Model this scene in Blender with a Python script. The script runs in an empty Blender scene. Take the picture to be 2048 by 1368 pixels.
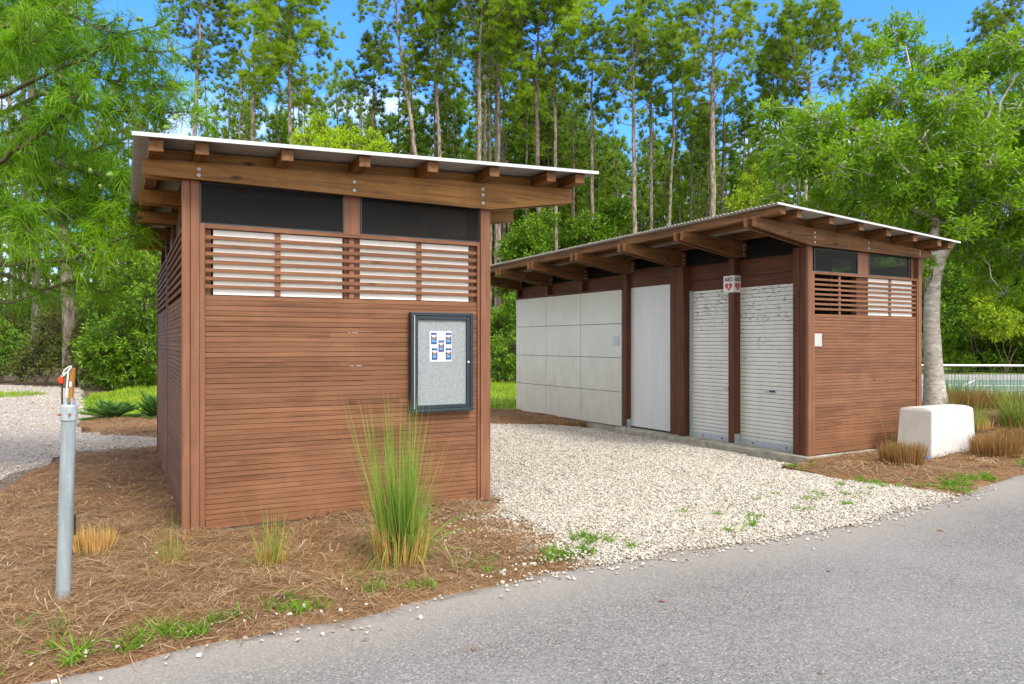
import bpy, bmesh, math, random
import numpy as np
from mathutils import Vector, Matrix
from mathutils.geometry import delaunay_2d_cdt

random.seed(7)
SC = bpy.context.scene
COL = SC.collection
R = math.radians
F = 1484.7            # focal length in photo pixels (2048 wide)
CAMZ = 1.6

def at(px, py, depth):
    """real-world point seen at a photo pixel when it stands depth metres ahead"""
    return np.array([(px - 1024) / F * depth, depth, CAMZ - (py - 685) / F * depth])

# ------------------------------------------------------------------ materials
class NT:
    leafy = False
    def __init__(s, name):
        s.m = bpy.data.materials.new(name); s.m.use_nodes = True
        s.t = s.m.node_tree; s.b = s.t.nodes['Principled BSDF']; s.out = s.t.nodes['Material Output']
    def n(s, typ, **kw):
        nd = s.t.nodes.new(typ)
        for k, v in kw.items():
            if k.startswith('_'): setattr(nd, k[1:], v)
            else:
                key = k.replace('__', ' ')
                if isinstance(v, bpy.types.NodeSocket): s.t.links.new(v, nd.inputs[key])
                else: nd.inputs[key].default_value = v
        return nd
    def link(s, a, b): s.t.links.new(a, b)
    def coord(s, scale=(1, 1, 1), loc=(0, 0, 0), kind='Object'):
        tc = s.n('ShaderNodeTexCoord'); mp = s.n('ShaderNodeMapping')
        s.link(tc.outputs[kind], mp.inputs['Vector'])
        mp.inputs['Scale'].default_value = scale; mp.inputs['Location'].default_value = loc
        return mp.outputs['Vector']
    def noise(s, vec, scale=5, detail=4, rough=.55, dist=0):
        return s.n('ShaderNodeTexNoise', Vector=vec, Scale=scale, Detail=detail, Roughness=rough, Distortion=dist).outputs['Fac']
    def vor(s, vec, scale=5, out='Distance', feature='F1', rnd=1.0):
        return s.n('ShaderNodeTexVoronoi', _feature=feature, Vector=vec, Scale=scale, Randomness=rnd).outputs[out]
    def ramp(s, fac, stops, interp='LINEAR'):
        r = s.n('ShaderNodeValToRGB'); s.link(fac, r.inputs['Fac']); e = r.color_ramp; e.interpolation = interp
        while len(e.elements) < len(stops): e.elements.new(.5)
        for el, (p, c) in zip(e.elements, stops):
            el.position = p; el.color = (*c, 1) if len(c) == 3 else c
        return r.outputs['Color']
    def val(s, fac, a, b, lo=0., hi=1.):
        mr = s.n('ShaderNodeMapRange'); s.link(fac, mr.inputs['Value'])
        for k, v in (('From Min', a), ('From Max', b), ('To Min', lo), ('To Max', hi)): mr.inputs[k].default_value = v
        return mr.outputs['Result']
    def mix(s, fac, a, b, blend='MIX'):
        mx = s.n('ShaderNodeMix', _data_type='RGBA', _blend_type=blend)
        for v, i in ((fac, 0), (a, 6), (b, 7)):
            if isinstance(v, bpy.types.NodeSocket): s.link(v, mx.inputs[i])
            else: mx.inputs[i].default_value = v if i == 0 else (*v, 1)
        return mx.outputs[2]
    def math(s, op, a, b=0.):
        md = s.n('ShaderNodeMath', _operation=op)
        for v, i in ((a, 0), (b, 1)):
            if isinstance(v, bpy.types.NodeSocket): s.link(v, md.inputs[i])
            else: md.inputs[i].default_value = v
        return md.outputs[0]
    def isl(s): return s.n('ShaderNodeNewGeometry').outputs['Random Per Island']
    def bump(s, h, strength=.3, dist=.01):
        b = s.n('ShaderNodeBump', Height=h, Strength=strength, Distance=dist); s.link(b.outputs[0], s.b.inputs['Normal'])
    def base(s, c):
        k = 1. if s.leafy else .80
        if isinstance(c, bpy.types.NodeSocket): s.link(c if s.leafy else s.mix(1., c, (k, k, k), 'MULTIPLY'), s.b.inputs['Base Color'])
        else: s.b.inputs['Base Color'].default_value = (*[x * k for x in c], 1)
    def set(s, **kw):
        for k, v in kw.items():
            key = k.replace('__', ' ')
            if isinstance(v, bpy.types.NodeSocket): s.link(v, s.b.inputs[key])
            else: s.b.inputs[key].default_value = v
        return s

def wood(name, dark, mid, light, axis, knots=0., rough=.65, grain=1., spec=.3):
    n = NT(name)
    sc = [26, 26, 26]; sc['stz'.index(axis)] = 1.3
    v = n.coord(sc)
    off = n.isl()
    # shift the grain from board to board
    cmb = n.n('ShaderNodeCombineXYZ'); k = n.math('MULTIPLY', off, 37.)
    for i in range(3): n.link(k, cmb.inputs[i])
    add = n.n('ShaderNodeVectorMath', _operation='ADD'); n.link(v, add.inputs[0]); n.link(cmb.outputs[0], add.inputs[1])
    v = add.outputs[0]
    g = n.noise(v, 1.0, 6, .62, .9)
    c = n.ramp(g, [(.28, dark), (.5, mid), (.74, light)])
    big = n.noise(n.coord((1, 1, 1)), 2.1, 3)
    c = n.mix(n.val(big, .35, .7, 0, .45), c, tuple(x * .62 for x in mid))
    c = n.mix(n.val(off, .3, 1, .0, .32), c, light); c = n.mix(n.val(off, .0, .3, .22, 0), c, tuple(x * .6 for x in mid))
    blot = n.noise(n.coord([x * .16 for x in sc], (9, 2, 4)), 1.0, 4, .65); c = n.mix(n.val(blot, .5, .72, 0, .34), c, tuple(x * .55 for x in mid))
    fade = n.noise(n.coord((1, 1, 1), (5, 3, 1)), 1.2, 4)
    c = n.mix(n.val(fade, .56, .75, 0, .3), c, tuple(min(1, x * 1.35 + .02) for x in light))
    if knots:
        ks = [4.2, 4.2, 4.2]; ks['stz'.index(axis)] = 1.7
        d = n.vor(n.coord(ks, (2.3, 1.1, .7)), 1.0)
        c = n.mix(n.val(d, .05, .11, knots, 0), c, tuple(x * .3 for x in dark))
    n.base(c); n.set(Roughness=rough); n.b.inputs['Specular IOR Level'].default_value = spec
    n.bump(g, .35 * grain, .004)
    return n.m

def plain(name, col, rough=.5, metal=0., var=.12, scale=8, bump=0., spec=.5):
    n = NT(name)
    f = n.noise(n.coord(), scale, 5, .6)
    c = n.mix(n.val(f, .3, .7), tuple(x * (1 - var) for x in col), tuple(min(1, x * (1 + var)) for x in col))
    n.base(c); n.set(Roughness=rough, Metallic=metal); n.b.inputs['Specular IOR Level'].default_value = spec
    if bump: n.bump(f, bump, .01)
    return n.m

def foliage(name, dark, light, tip=None, transl=.35, rough=.5, clump=1.2, spec=.25):
    n = NT(name); n.leafy = True
    r = n.isl(); f = n.noise(n.coord(), clump, 3)
    c = n.mix(r, dark, light)
    c = n.mix(n.val(f, .38, .66), c, tip or light)
    n.base(c); n.set(Roughness=rough); n.b.inputs['Specular IOR Level'].default_value = spec
    tr = n.n('ShaderNodeBsdfTranslucent'); bright = n.mix(.5, c, light); n.link(bright, tr.inputs['Color'])
    mx = n.n('ShaderNodeMixShader', Fac=transl); n.link(n.b.outputs[0], mx.inputs[1]); n.link(tr.outputs[0], mx.inputs[2])
    n.link(mx.outputs[0], n.out.inputs['Surface'])
    return n.m

M = {}
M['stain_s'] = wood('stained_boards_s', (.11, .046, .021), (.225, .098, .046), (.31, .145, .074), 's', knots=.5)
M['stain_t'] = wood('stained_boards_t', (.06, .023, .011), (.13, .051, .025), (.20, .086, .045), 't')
M['stain_z'] = wood('stained_posts', (.15, .062, .031), (.25, .108, .055), (.31, .145, .08), 'z', spec=.35)
M['dark_z'] = wood('dark_posts', (.055, .019, .008), (.118, .042, .017), (.17, .068, .03), 'z')
M['dark_t'] = wood('dark_boards', (.055, .019, .008), (.112, .04, .017), (.16, .064, .029), 't')
M['beam_s'] = wood('beam_timber', (.10, .04, .007), (.285, .125, .022), (.46, .235, .06), 's', knots=.9, rough=.5)
M['purlin_t'] = wood('purlin_timber', (.065, .025, .007), (.19, .078, .018), (.34, .165, .05), 't', knots=.5, rough=.55)
M['old_s'] = wood('weathered_beam_timber', (.055, .026, .009), (.18, .08, .025), (.36, .18, .07), 's', knots=.9, rough=.65)
M['old_t'] = wood('weathered_purlin_timber', (.055, .025, .009), (.18, .08, .024), (.36, .18, .065), 't', knots=.6, rough=.65)
def mk_roof():
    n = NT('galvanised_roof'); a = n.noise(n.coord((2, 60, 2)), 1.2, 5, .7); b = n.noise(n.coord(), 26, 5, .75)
    c = n.ramp(a, [(.32, (.33, .31, .28)), (.6, (.50, .49, .46))]); sx = n.n('ShaderNodeSeparateXYZ'); n.link(n.coord(), sx.inputs[0]); wv = n.math('SINE', n.math('MULTIPLY', sx.outputs['Y'], 2 * math.pi / .068))  # sine stripes put the corrugation's shading into the sheet colour
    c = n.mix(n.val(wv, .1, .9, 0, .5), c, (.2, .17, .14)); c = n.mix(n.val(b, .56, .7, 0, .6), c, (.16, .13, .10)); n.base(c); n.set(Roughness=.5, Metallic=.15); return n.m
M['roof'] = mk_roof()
M['trim'] = plain('white_flashing', (.62, .64, .66), .4, .1, .06, 3)
M['galv'] = plain('galvanised_steel', (.46, .53, .57), .45, .35, .18, 30)
M['slab'] = plain('old_concrete', (.36, .34, .27), .9, 0, .35, 7, .3)
M['black'] = plain('black_gap', (.012, .011, .01), .7)
M['screen'] = None
M['white'] = plain('white_board', (.97, .96, .90), .75, 0, .06, 14, .1)
M['dark_inside'] = plain('dark_interior', (.05, .035, .025), .9)
M['frame_dark'] = plain('blue_grey_frame', (.028, .042, .055), .38, .3, .1, 5)
M['felt'] = None

def mk_screen():
    n = NT('insect_screen'); f = n.noise(n.coord((1, 1, 1)), 260, 2)
    n.base(n.mix(n.val(f, .3, .7), (.010, .010, .0095), (.034, .033, .031))); n.set(Roughness=.6); n.b.inputs['Specular IOR Level'].default_value = .12
    tr = n.n('ShaderNodeBsdfTransparent'); tr.inputs[0].default_value = (.75, .75, .75, 1)
    mx = n.n('ShaderNodeMixShader', Fac=.36); n.link(n.b.outputs[0], mx.inputs[1]); n.link(tr.outputs[0], mx.inputs[2]); n.link(mx.outputs[0], n.out.inputs['Surface'])
    return n.m
M['screen'] = mk_screen()
def mk_glass(name, tint=(.6, .66, .63), fac=.86):
    n = NT(name); n.base((.02, .025, .025)); n.set(Roughness=.04)
    tr = n.n('ShaderNodeBsdfTransparent'); tr.inputs[0].default_value = (*tint, 1)
    mx = n.n('ShaderNodeMixShader', Fac=fac); n.link(n.b.outputs[0], mx.inputs[1]); n.link(tr.outputs[0], mx.inputs[2]); n.link(mx.outputs[0], n.out.inputs['Surface'])
    return n.m
M['glass'] = mk_glass('dusty_glass')
M['board_glass'] = mk_glass('clear_board_glass', (.99, .99, .99), .975)
def mk_felt():
    n = NT('grey_felt'); v = n.coord((1, 1, 1)); a = n.noise(v, 170, 4, .8); b = n.noise(v, 420, 2, .8)
    c = n.ramp(n.math('ADD', n.math('MULTIPLY', a, .6), n.math('MULTIPLY', b, .4)), [(.38, (.13, .155, .17)), (.5, (.33, .375, .395)), (.62, (.60, .65, .67))])
    n.base(c); n.set(Roughness=.95); n.bump(a, .3, .003); return n.m
M['felt'] = mk_felt()
def mk_panel():
    n = NT('fibre_cement_panel'); v = n.coord(); a = n.noise(v, 1.4, 5, .6); r = n.isl()
    c = n.ramp(a, [(.3, (.61, .635, .57)), (.7, (.69, .72, .68))])
    c = n.mix(n.val(r, 0, 1, 0, .3), c, (.73, .76, .72))
    sx = n.n('ShaderNodeSeparateXYZ'); n.link(v, sx.inputs[0])
    splash = n.math('ADD', n.val(sx.outputs['Z'], .1, 1.9, .32, -.1), n.math('MULTIPLY', n.noise(n.coord((2, 2, .9)), 2.2, 5, .6), .6))
    c = n.mix(n.val(splash, .28, .62, 0, .75), c, (.49, .455, .36))       # old splash stains on the lower rows
    st = n.noise(n.coord((9, 9, .5)), 1.6, 5, .65)
    c = n.mix(n.val(st, .62, .76, 0, .35), c, (.74, .75, .73))
    n.base(c); n.set(Roughness=.6); return n.m
M['panel'] = mk_panel()
def mk_door():
    n = NT('painted_metal_door'); v = n.coord((1, 3, .35)); a = n.noise(v, 3, 4)
    n.base(n.ramp(a, [(.3, (.61, .635, .62)), (.7, (.69, .71, .70))])); n.set(Roughness=.42, Metallic=.1); return n.m
M['door'] = mk_door()
def mk_shutter():
    n = NT('peeling_shutter_paint'); v = n.coord()
    a = n.noise(n.coord((1, 2, .5)), 2, 3)
    c = n.ramp(a, [(.3, (.66, .68, .63)), (.7, (.75, .77, .73))])
    sx = n.n('ShaderNodeSeparateXYZ'); n.link(v, sx.inputs[0])
    streak = n.noise(n.coord((1, 11, 85)), 1, 3, .7)       # flaked streaks lie along the slats
    patch = n.noise(n.coord((1, 2.4, 3.2), (3, 1, 7)), 1.6, 3)
    zone = n.val(sx.outputs['Z'], 1.1, 2.3, -.03, .09)
    t = n.math('ADD', n.math('ADD', streak, n.math('MULTIPLY', patch, .36)), zone)
    m = n.val(t, .848, .86)
    c = n.mix(m, c, (.10, .10, .095))
    low = n.val(sx.outputs['Z'], .12, .3, .5, 0)
    c = n.mix(low, c, (.48, .57, .57))
    n.base(c); n.set(Roughness=.4, Metallic=.15); n.bump(m, -.2, .002); return n.m
M['shutter'] = mk_shutter(); M['groove'] = plain('dark_groove', (.07, .07, .065), .8)  # dark colour for the strip set in each slat joint
M['red'] = plain('sign_red', (.55, .02, .025), .4, 0, .03)
M['sign_white'] = plain('sign_white', (.8, .79, .76), .4, 0, .03)
M['sign_black'] = plain('sign_black', (.01, .01, .01), .4, 0, .0)
M['paper'] = plain('white_paper', (.82, .82, .83), .7, 0, .02)
M['card_blue'] = plain('print_dark_blue', (.012, .06, .2), .5, 0, .2, 60)
M['card_mid'] = plain('print_mid_blue', (.05, .2, .55), .5, 0, .2, 60)
M['card_light'] = plain('print_light_blue', (.2, .42, .8), .5, 0, .15, 60)
M['card_orange'] = plain('print_orange', (.85, .38, .05), .5, 0, .15, 60)
M['plate'] = plain('pale_metal_plate', (.55, .6, .6), .4, .3, .1, 40)
M['rust'] = plain('rust', (.3, .1, .02), .9, 0, .4, 30)
M['orange'] = plain('orange_plastic', (.7, .06, .01), .45)
M['rope_white'] = plain('white_plastic', (.72, .72, .7), .4)
M['strap'] = plain('dark_chain', (.06, .045, .035), .6, .3, .3, 60)
M['stake'] = wood('varnished_stake', (.22, .09, .015), (.4, .19, .04), (.5, .3, .12), 'z')
M['blue_valve'] = plain('blue_plastic', (.06, .2, .42), .5)
def mk_pipe():
    n = NT('galvanised_pipe'); a = n.noise(n.coord((14, 14, 1.2)), 2, 5, .65); b = n.noise(n.coord(), 30, 4)
    c = n.ramp(a, [(.3, (.25, .31, .34)), (.55, (.36, .43, .46)), (.75, (.46, .52, .54))])
    c = n.mix(n.val(b, .62, .75, 0, .5), c, (.55, .56, .54)); n.base(c); n.set(Roughness=.48, Metallic=.25); n.bump(b, .08, .003); return n.m
M['pipe'] = mk_pipe()
def mk_box():
    n = NT('weathered_white_paint'); v = n.coord(); a = n.noise(v, 2.5, 5, .6)
    c = n.ramp(a, [(.32, (.60, .60, .56)), (.6, (.72, .72, .71))])
    s = n.noise(n.coord((7, 7, .8)), 1.5, 4); c = n.mix(n.val(s, .6, .8, 0, .3), c, (.55, .55, .48))
    n.base(c); n.set(Roughness=.5); return n.m
M['box'] = mk_box()

def bark(name, dark, mid, light, scale=1., stretch=.3, plates=True):
    n = NT(name); v = n.coord((1, 1, stretch))
    w = n.noise(v, 5 * scale, 4); d = n.vor(v, 9 * scale)
    f = n.math('ADD', n.math('MULTIPLY', w, .6), n.math('MULTIPLY', d, .45)) if plates else w
    c = n.ramp(f, [(.25, light), (.5, mid), (.72, dark)])
    n.base(c); n.set(Roughness=.9); n.b.inputs['Specular IOR Level'].default_value = .15; n.bump(f, -.6, .03); return n.m
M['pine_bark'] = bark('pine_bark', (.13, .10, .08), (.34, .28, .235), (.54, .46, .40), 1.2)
M['pine_bark_dark'] = bark('dark_pine_bark', (.07, .056, .045), (.19, .155, .125), (.32, .27, .23), 1.2)  # darker grey-brown bark for the dark trunks
def mk_bay_bark():
    n = NT('pale_lichen_bark'); v = n.coord((1, 1, 1)); w = n.noise(n.coord((1, 1, 2.6)), 5, 5, .7); l = n.noise(v, 3.2, 5, .7); p = n.noise(n.coord((1, 1, 5)), 9, 3)
    c = n.ramp(w, [(.3, (.27, .235, .19)), (.46, (.54, .50, .43)), (.64, (.76, .73, .66))])
    c = n.mix(n.val(p, .58, .66, 0, .55), c, (.3, .17, .14))
    c = n.mix(n.val(l, .55, .68, 0, .6), c, (.24, .26, .12)); n.base(c); n.set(Roughness=.9); n.bump(w, .5, .02); return n.m
M['bay_bark'] = mk_bay_bark()
M['twig'] = plain('twig_bark', (.13, .095, .065), .9, 0, .3, 12)
M['pine_a'] = foliage('pine_needles', (.065, .15, .01), (.24, .40, .025), (.34, .48, .025), .48, clump=.45)
M['pine_b'] = foliage('dark_pine_needles', (.05, .12, .012), (.18, .31, .028), (.25, .36, .028), .48, clump=.45)
M['pine_c'] = foliage('bright_pine_needles', (.09, .21, .01), (.30, .50, .02), (.39, .54, .025), .48, clump=.6)
M['far'] = foliage('distant_foliage', (.05, .12, .01), (.165, .30, .025), (.25, .37, .028), .48, clump=.25)
M['cypress'] = foliage('cypress_fronds', (.03, .12, .004), (.15, .36, .008), (.25, .47, .01), .4, clump=1.3)
M['young'] = foliage('young_cypress_leaves', (.18, .32, .008), (.40, .58, .012), (.46, .62, .015), .4, clump=1.5)
M['bay'] = foliage('bay_leaves', (.055, .145, .008), (.20, .40, .015), (.29, .48, .02), .45, rough=.5, clump=1.1, spec=.22)
M['shrub_a'] = foliage('shrub_leaves', (.025, .09, .008), (.12, .27, .014), (.20, .34, .016), .3, clump=1.2)
M['shrub_b'] = foliage('olive_shrub_leaves', (.03, .05, .012), (.10, .14, .03), (.15, .16, .03), .3, clump=1.2)
M['shrub_c'] = foliage('vine_leaves', (.07, .16, .008), (.27, .42, .016), (.36, .47, .02), .35, clump=1.0)
M['grass'] = foliage('lawn_blades', (.10, .2, .012), (.24, .37, .016), (.32, .42, .02), .35, clump=1.0)
M['weed'] = foliage('weed_blades', (.05, .14, .012), (.17, .33, .02), None, .35, clump=3)
M['blade'] = foliage('tall_grass_blades', (.06, .15, .02), (.2, .36, .045), (.27, .40, .06), .35, clump=3)
M['blade_dry'] = foliage('dry_grass_blades', (.28, .17, .04), (.52, .36, .11), (.45, .33, .09), .3, clump=4)
M['cut'] = foliage('cut_straw_stems', (.13, .07, .025), (.36, .21, .075), (.30, .17, .06), .2, clump=5)
M['straw_yellow'] = foliage('yellow_straw_stems', (.3, .17, .05), (.58, .38, .13), None, .25, clump=5)
M['palm'] = foliage('palmetto_fronds', (.02, .08, .012), (.07, .17, .025), None, .3, clump=3)
M['cone'] = plain('green_cones', (.20, .33, .06), .6, 0, .2, 60, .2)

# ------------------------------------------------------------------ mesh building
class MB:
    def __init__(s): s.V = []; s.F = []; s.n = 0; s.mi = []
    def add(s, V, Fc, mi=0):
        V = np.asarray(V, float).reshape(-1, 3); Fc = np.asarray(Fc, int)
        s.V.append(V); s.F.append(Fc + s.n); s.n += len(V); s.mi.append(np.full(len(Fc), mi)); return s
    def box(s, x0, x1, y0, y1, z0, z1, mi=0):
        if x1 < x0: x0, x1 = x1, x0
        if y1 < y0: y0, y1 = y1, y0
        if z1 < z0: z0, z1 = z1, z0
        V = [(x, y, z) for x in (x0, x1) for y in (y0, y1) for z in (z0, z1)]
        return s.add(V, [(0, 1, 3, 2), (4, 6, 7, 5), (0, 4, 5, 1), (2, 3, 7, 6), (0, 2, 6, 4), (1, 5, 7, 3)], mi)
    def quad(s, a, b, c, d, mi=0): return s.add([a, b, c, d], [(0, 1, 2, 3)], mi)
    def prism(s, poly, y0, y1, plane='xz', mi=0):
        """extrude a convex or simple polygon (list of 2-D points) between y0 and y1"""
        n = len(poly)
        def p(a, b, y): return {'xz': (a, y, b), 'yz': (y, a, b), 'xy': (a, b, y)}[plane]
        V = [p(a, b, y0) for a, b in poly] + [p(a, b, y1) for a, b in poly]
        s.add(V, [(i, (i + 1) % n, n + (i + 1) % n, n + i) for i in range(n)], mi)
        from mathutils.geometry import tessellate_polygon
        tr = tessellate_polygon([[Vector((a, b, 0)) for a, b in poly]])
        s.add(V[:n], [t for t in tr], mi); s.add(V[n:], [t[::-1] for t in tr], mi); return s
    def tube(s, path, rad, k=6, cap=True, mi=0):
        P = np.asarray(path, float); n = len(P); rad = np.broadcast_to(np.asarray(rad, float), (n,))
        T = np.gradient(P, axis=0); T /= np.linalg.norm(T, axis=1)[:, None] + 1e-9
        ref = np.where(np.abs(T[:, 2:3]) > .9, np.array([[1., 0, 0]]), np.array([[0, 0, 1.]]))
        A = np.cross(T, ref); A /= np.linalg.norm(A, axis=1)[:, None] + 1e-9; B = np.cross(T, A)
        an = np.arange(k) / k * 2 * np.pi
        V = P[:, None] + rad[:, None, None] * (A[:, None] * np.cos(an)[None, :, None] + B[:, None] * np.sin(an)[None, :, None])
        i = np.arange(n - 1)[:, None] * k; j = np.arange(k)[None]; j2 = (j + 1) % k
        Q = np.stack([i + j, i + j2, i + k + j2, i + k + j], -1).reshape(-1, 4)
        s.add(V.reshape(-1, 3), Q, mi)
        if cap:
            for r_, o in ((V[0], 1), (V[-1], -1)):
                s.add(r_, [(0, a, a + 1)[::o] for a in range(1, k - 1)], mi)
        return s
    def ball(s, c, r, seg=8, rings=6, mi=0):
        V = []; 
        for a in range(rings + 1):
            th = np.pi * a / rings
            for b in range(seg):
                ph = 2 * np.pi * b / seg
                V.append((c[0] + r * np.sin(th) * np.cos(ph), c[1] + r * np.sin(th) * np.sin(ph), c[2] + r * np.cos(th)))
        Q = [(a * seg + b, a * seg + (b + 1) % seg, (a + 1) * seg + (b + 1) % seg, (a + 1) * seg + b) for a in range(rings) for b in range(seg)]
        return s.add(V, Q, mi)
    def build(s, name, mat, parent=None, org=None, smooth=False, bevel=0., attr=None):
        me = bpy.data.meshes.new(name)
        V = np.concatenate(s.V)
        if org is not None: V = V - np.asarray(org, float)
        tot = np.concatenate([np.full(len(f), f.shape[1]) for f in s.F]); loops = np.concatenate([f.ravel() for f in s.F])
        me.vertices.add(len(V)); me.vertices.foreach_set('co', V.astype(np.float32).ravel())
        me.loops.add(len(loops)); me.loops.foreach_set('vertex_index', loops.astype(np.int32))
        me.polygons.add(len(tot)); st = np.concatenate([[0], np.cumsum(tot)[:-1]])
        me.polygons.foreach_set('loop_start', st.astype(np.int32))
        me.polygons.foreach_set('loop_total', tot.astype(np.int32))
        mats = mat if isinstance(mat, (list, tuple)) else [mat]
        for m in mats: me.materials.append(m)
        if len(mats) > 1: me.polygons.foreach_set('material_index', np.concatenate(s.mi).astype(np.int32))
        me.polygons.foreach_set('use_smooth', np.full(len(tot), bool(smooth)))
        me.update(calc_edges=True); me.validate()
        if attr is not None:
            a = me.attributes.new(attr[0], 'FLOAT', 'POINT'); a.data.foreach_set('value', np.asarray(attr[1], np.float32))
        o = bpy.data.objects.new(name, me); COL.objects.link(o)
        if parent is not None: o.parent = parent
        if bevel:
            b = o.modifiers.new('Bevel', 'BEVEL'); b.width = bevel; b.segments = 2; b.limit_method = 'ANGLE'; b.angle_limit = R(50)
        return o

def tag(o, label=None, cat=None, group=None, kind=None):
    for k, v in (('label', label), ('category', cat), ('group', group), ('kind', kind)):
        if v: o[k] = v
    return o
def thing(name, label, cat, loc=(0, 0, 0), rz=0., group=None):
    o = bpy.data.objects.new(name, None); COL.objects.link(o); o.empty_display_size = .2
    o.location = loc; o.rotation_euler = (0, 0, rz); return tag(o, label, cat, group)

def unit(v): return v / (np.linalg.norm(v, axis=-1, keepdims=True) + 1e-9)
def rdir(rng, n): return unit(rng.normal(size=(n, 3)))

def needles(mb, C, D, n, L, w, spread, rng):
    C = np.repeat(C, n, 0); D = np.repeat(D, n, 0); k = len(C)
    d = unit(D + spread * rdir(rng, k)); L = L * rng.uniform(.65, 1.15, (k, 1))
    side = unit(np.cross(d, rdir(rng, k))) * (w / 2)
    V = np.stack([C - side, C + side, C + d * L], 1).reshape(-1, 3)
    mb.add(V, np.arange(3 * k).reshape(-1, 3))

def leaves(mb, C, d, L, w, rng, droop=.15):
    k = len(C); L = np.broadcast_to(np.asarray(L, float), (k,))[:, None]; 
    up = unit(np.array([0, 0, 1.]) + .8 * rdir(rng, k)); side = unit(np.cross(d, up)); nrm = np.cross(side, d)
    w = np.broadcast_to(np.asarray(w, float), (k,))[:, None]
    tip = C + d * L - np.array([0, 0, 1.]) * L * droop * rng.uniform(.3, 1.5, (k, 1))
    m = C + d * L * .45 
    a = m + side * w / 2 + nrm * w * .16; b = m - side * w / 2 + nrm * w * .16
    V = np.stack([C, a, tip, b], 1).reshape(-1, 3); i = np.arange(k)[:, None] * 4
    mb.add(V, np.concatenate([i + np.array([[0, 1, 2]]), i + np.array([[0, 2, 3]])], 0))

def strands(mb, B, d0, L, w, g, rng, seg=4, flat=False, wob=0.):
    """curved tapering ribbons (grass blades, fronds, straw)"""
    k = len(B); L = np.broadcast_to(np.asarray(L, float), (k,)); g = np.broadcast_to(np.asarray(g, float), (k,)); w = np.broadcast_to(np.asarray(w, float), (k,))
    u = np.linspace(0, 1, seg + 1)
    P = B[:, None] + L[:, None, None] * (u[None, :, None] * d0[:, None] + (g[:, None] * u[None] ** 2)[:, :, None] * np.array([0, 0, -1.]))
    if wob: P = P + (rdir(rng, k)[:, None] * (np.sin(u * np.pi) * wob)[None, :, None]) * L[:, None, None]
    side = unit(np.cross(d0, np.array([0, 0, 1.]) if flat else rdir(rng, k)))
    ww = (w[:, None] / 2 * (1 - .9 * u[None] ** 2))[:, :, None]
    V = np.stack([P - side[:, None] * ww, P + side[:, None] * ww], 2).reshape(-1, 3)
    i = (np.arange(k) * (seg + 1) * 2)[:, None] + (np.arange(seg) * 2)[None]
    Q = np.stack([i, i + 1, i + 3, i + 2], -1).reshape(-1, 4); mb.add(V, Q)

def stones(mb, P, r, rng, squash=.7):
    k = len(P); O = np.array([[1, 0, 0], [-1, 0, 0], [0, 1, 0], [0, -1, 0], [0, 0, 1], [0, 0, -1.]])
    an = rng.uniform(0, 6.28, k); c, s = np.cos(an), np.sin(an); tl = rng.normal(size=(k, 3)) * .5
    V = O[None] * rng.uniform(.6, 1.25, (k, 6, 1)) + rng.normal(size=(k, 6, 3)) * .22 + np.cross(tl[:, None], O[None])
    V[:, :, 2] *= squash
    X = V[:, :, 0] * c[:, None] - V[:, :, 1] * s[:, None]; Y = V[:, :, 0] * s[:, None] + V[:, :, 1] * c[:, None]
    V = np.stack([X, Y, V[:, :, 2]], -1) * np.asarray(r).reshape(-1, 1, 1) + P[:, None]
    T = np.array([(0, 2, 4), (2, 1, 4), (1, 3, 4), (3, 0, 4), (2, 0, 5), (1, 2, 5), (3, 1, 5), (0, 3, 5)])
    mb.add(V.reshape(-1, 3), (np.arange(k)[:, None, None] * 6 + T[None]).reshape(-1, 3))

def inside(P, poly):
    x, y = P[:, 0], P[:, 1]; r = np.zeros(len(P), bool); n = len(poly)
    for i in range(n):
        x0, y0 = poly[i]; x1, y1 = poly[(i + 1) % n]
        c = ((y0 > y) != (y1 > y)) & (x < (x1 - x0) * (y - y0) / (y1 - y0 + 1e-12) + x0); r ^= c
    return r
def edge_dist(P, poly, closed=True):
    d = np.full(len(P), 1e9); n = len(poly)
    for i in range(n if closed else n - 1):
        a = np.array(poly[i]); b = np.array(poly[(i + 1) % n]); ab = b - a
        t = np.clip(((P - a) @ ab) / (ab @ ab + 1e-12), 0, 1); d = np.minimum(d, np.linalg.norm(P - a - t[:, None] * ab, axis=1))
    return d
def vnoise(P, s, seed=0):
    """cheap smooth value noise in [0,1]"""
    q = P * s; i = np.floor(q).astype(int); f = q - i; f = f * f * (3 - 2 * f)
    def h(a, b):
        n = (a * 374761393 + b * 668265263 + seed * 974711) & 0x7fffffff
        n = (n ^ (n >> 13)) * 1274126177 & 0x7fffffff; return ((n ^ (n >> 16)) & 0xffff) / 65535.
    a, b = i[:, 0], i[:, 1]
    return (h(a, b) * (1 - f[:, 0]) + h(a + 1, b) * f[:, 0]) * (1 - f[:, 1]) + (h(a, b + 1) * (1 - f[:, 0]) + h(a + 1, b + 1) * f[:, 0]) * f[:, 1]

def ragged(poly, amp=.06, step=.25, seed=0, closed=True):
    out = []; n = len(poly)
    for i in range(n if closed else n - 1):
        a = np.array(poly[i], float); b = np.array(poly[(i + 1) % n], float); L = np.linalg.norm(b - a); k = max(1, min(60, int(L / step)))
        for j in range(k): out.append(a + (b - a) * j / k)
    P = np.array(out); 
    return [tuple(p) for p in P + amp * np.stack([vnoise(P, 3.1, seed) + .5 * vnoise(P, 9, seed + 1) - .75, vnoise(P, 3.1, seed + 2) + .5 * vnoise(P, 9, seed + 3) - .75], 1) * 2]

def ground_h(P):
    """the planted bank behind the white box rises a little"""
    d = ((P[:, 0] - 10.2) / 3.6) ** 2 + ((P[:, 1] - 14.6) / 3.0) ** 2
    return .42 * np.exp(-d * 1.3)

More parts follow.
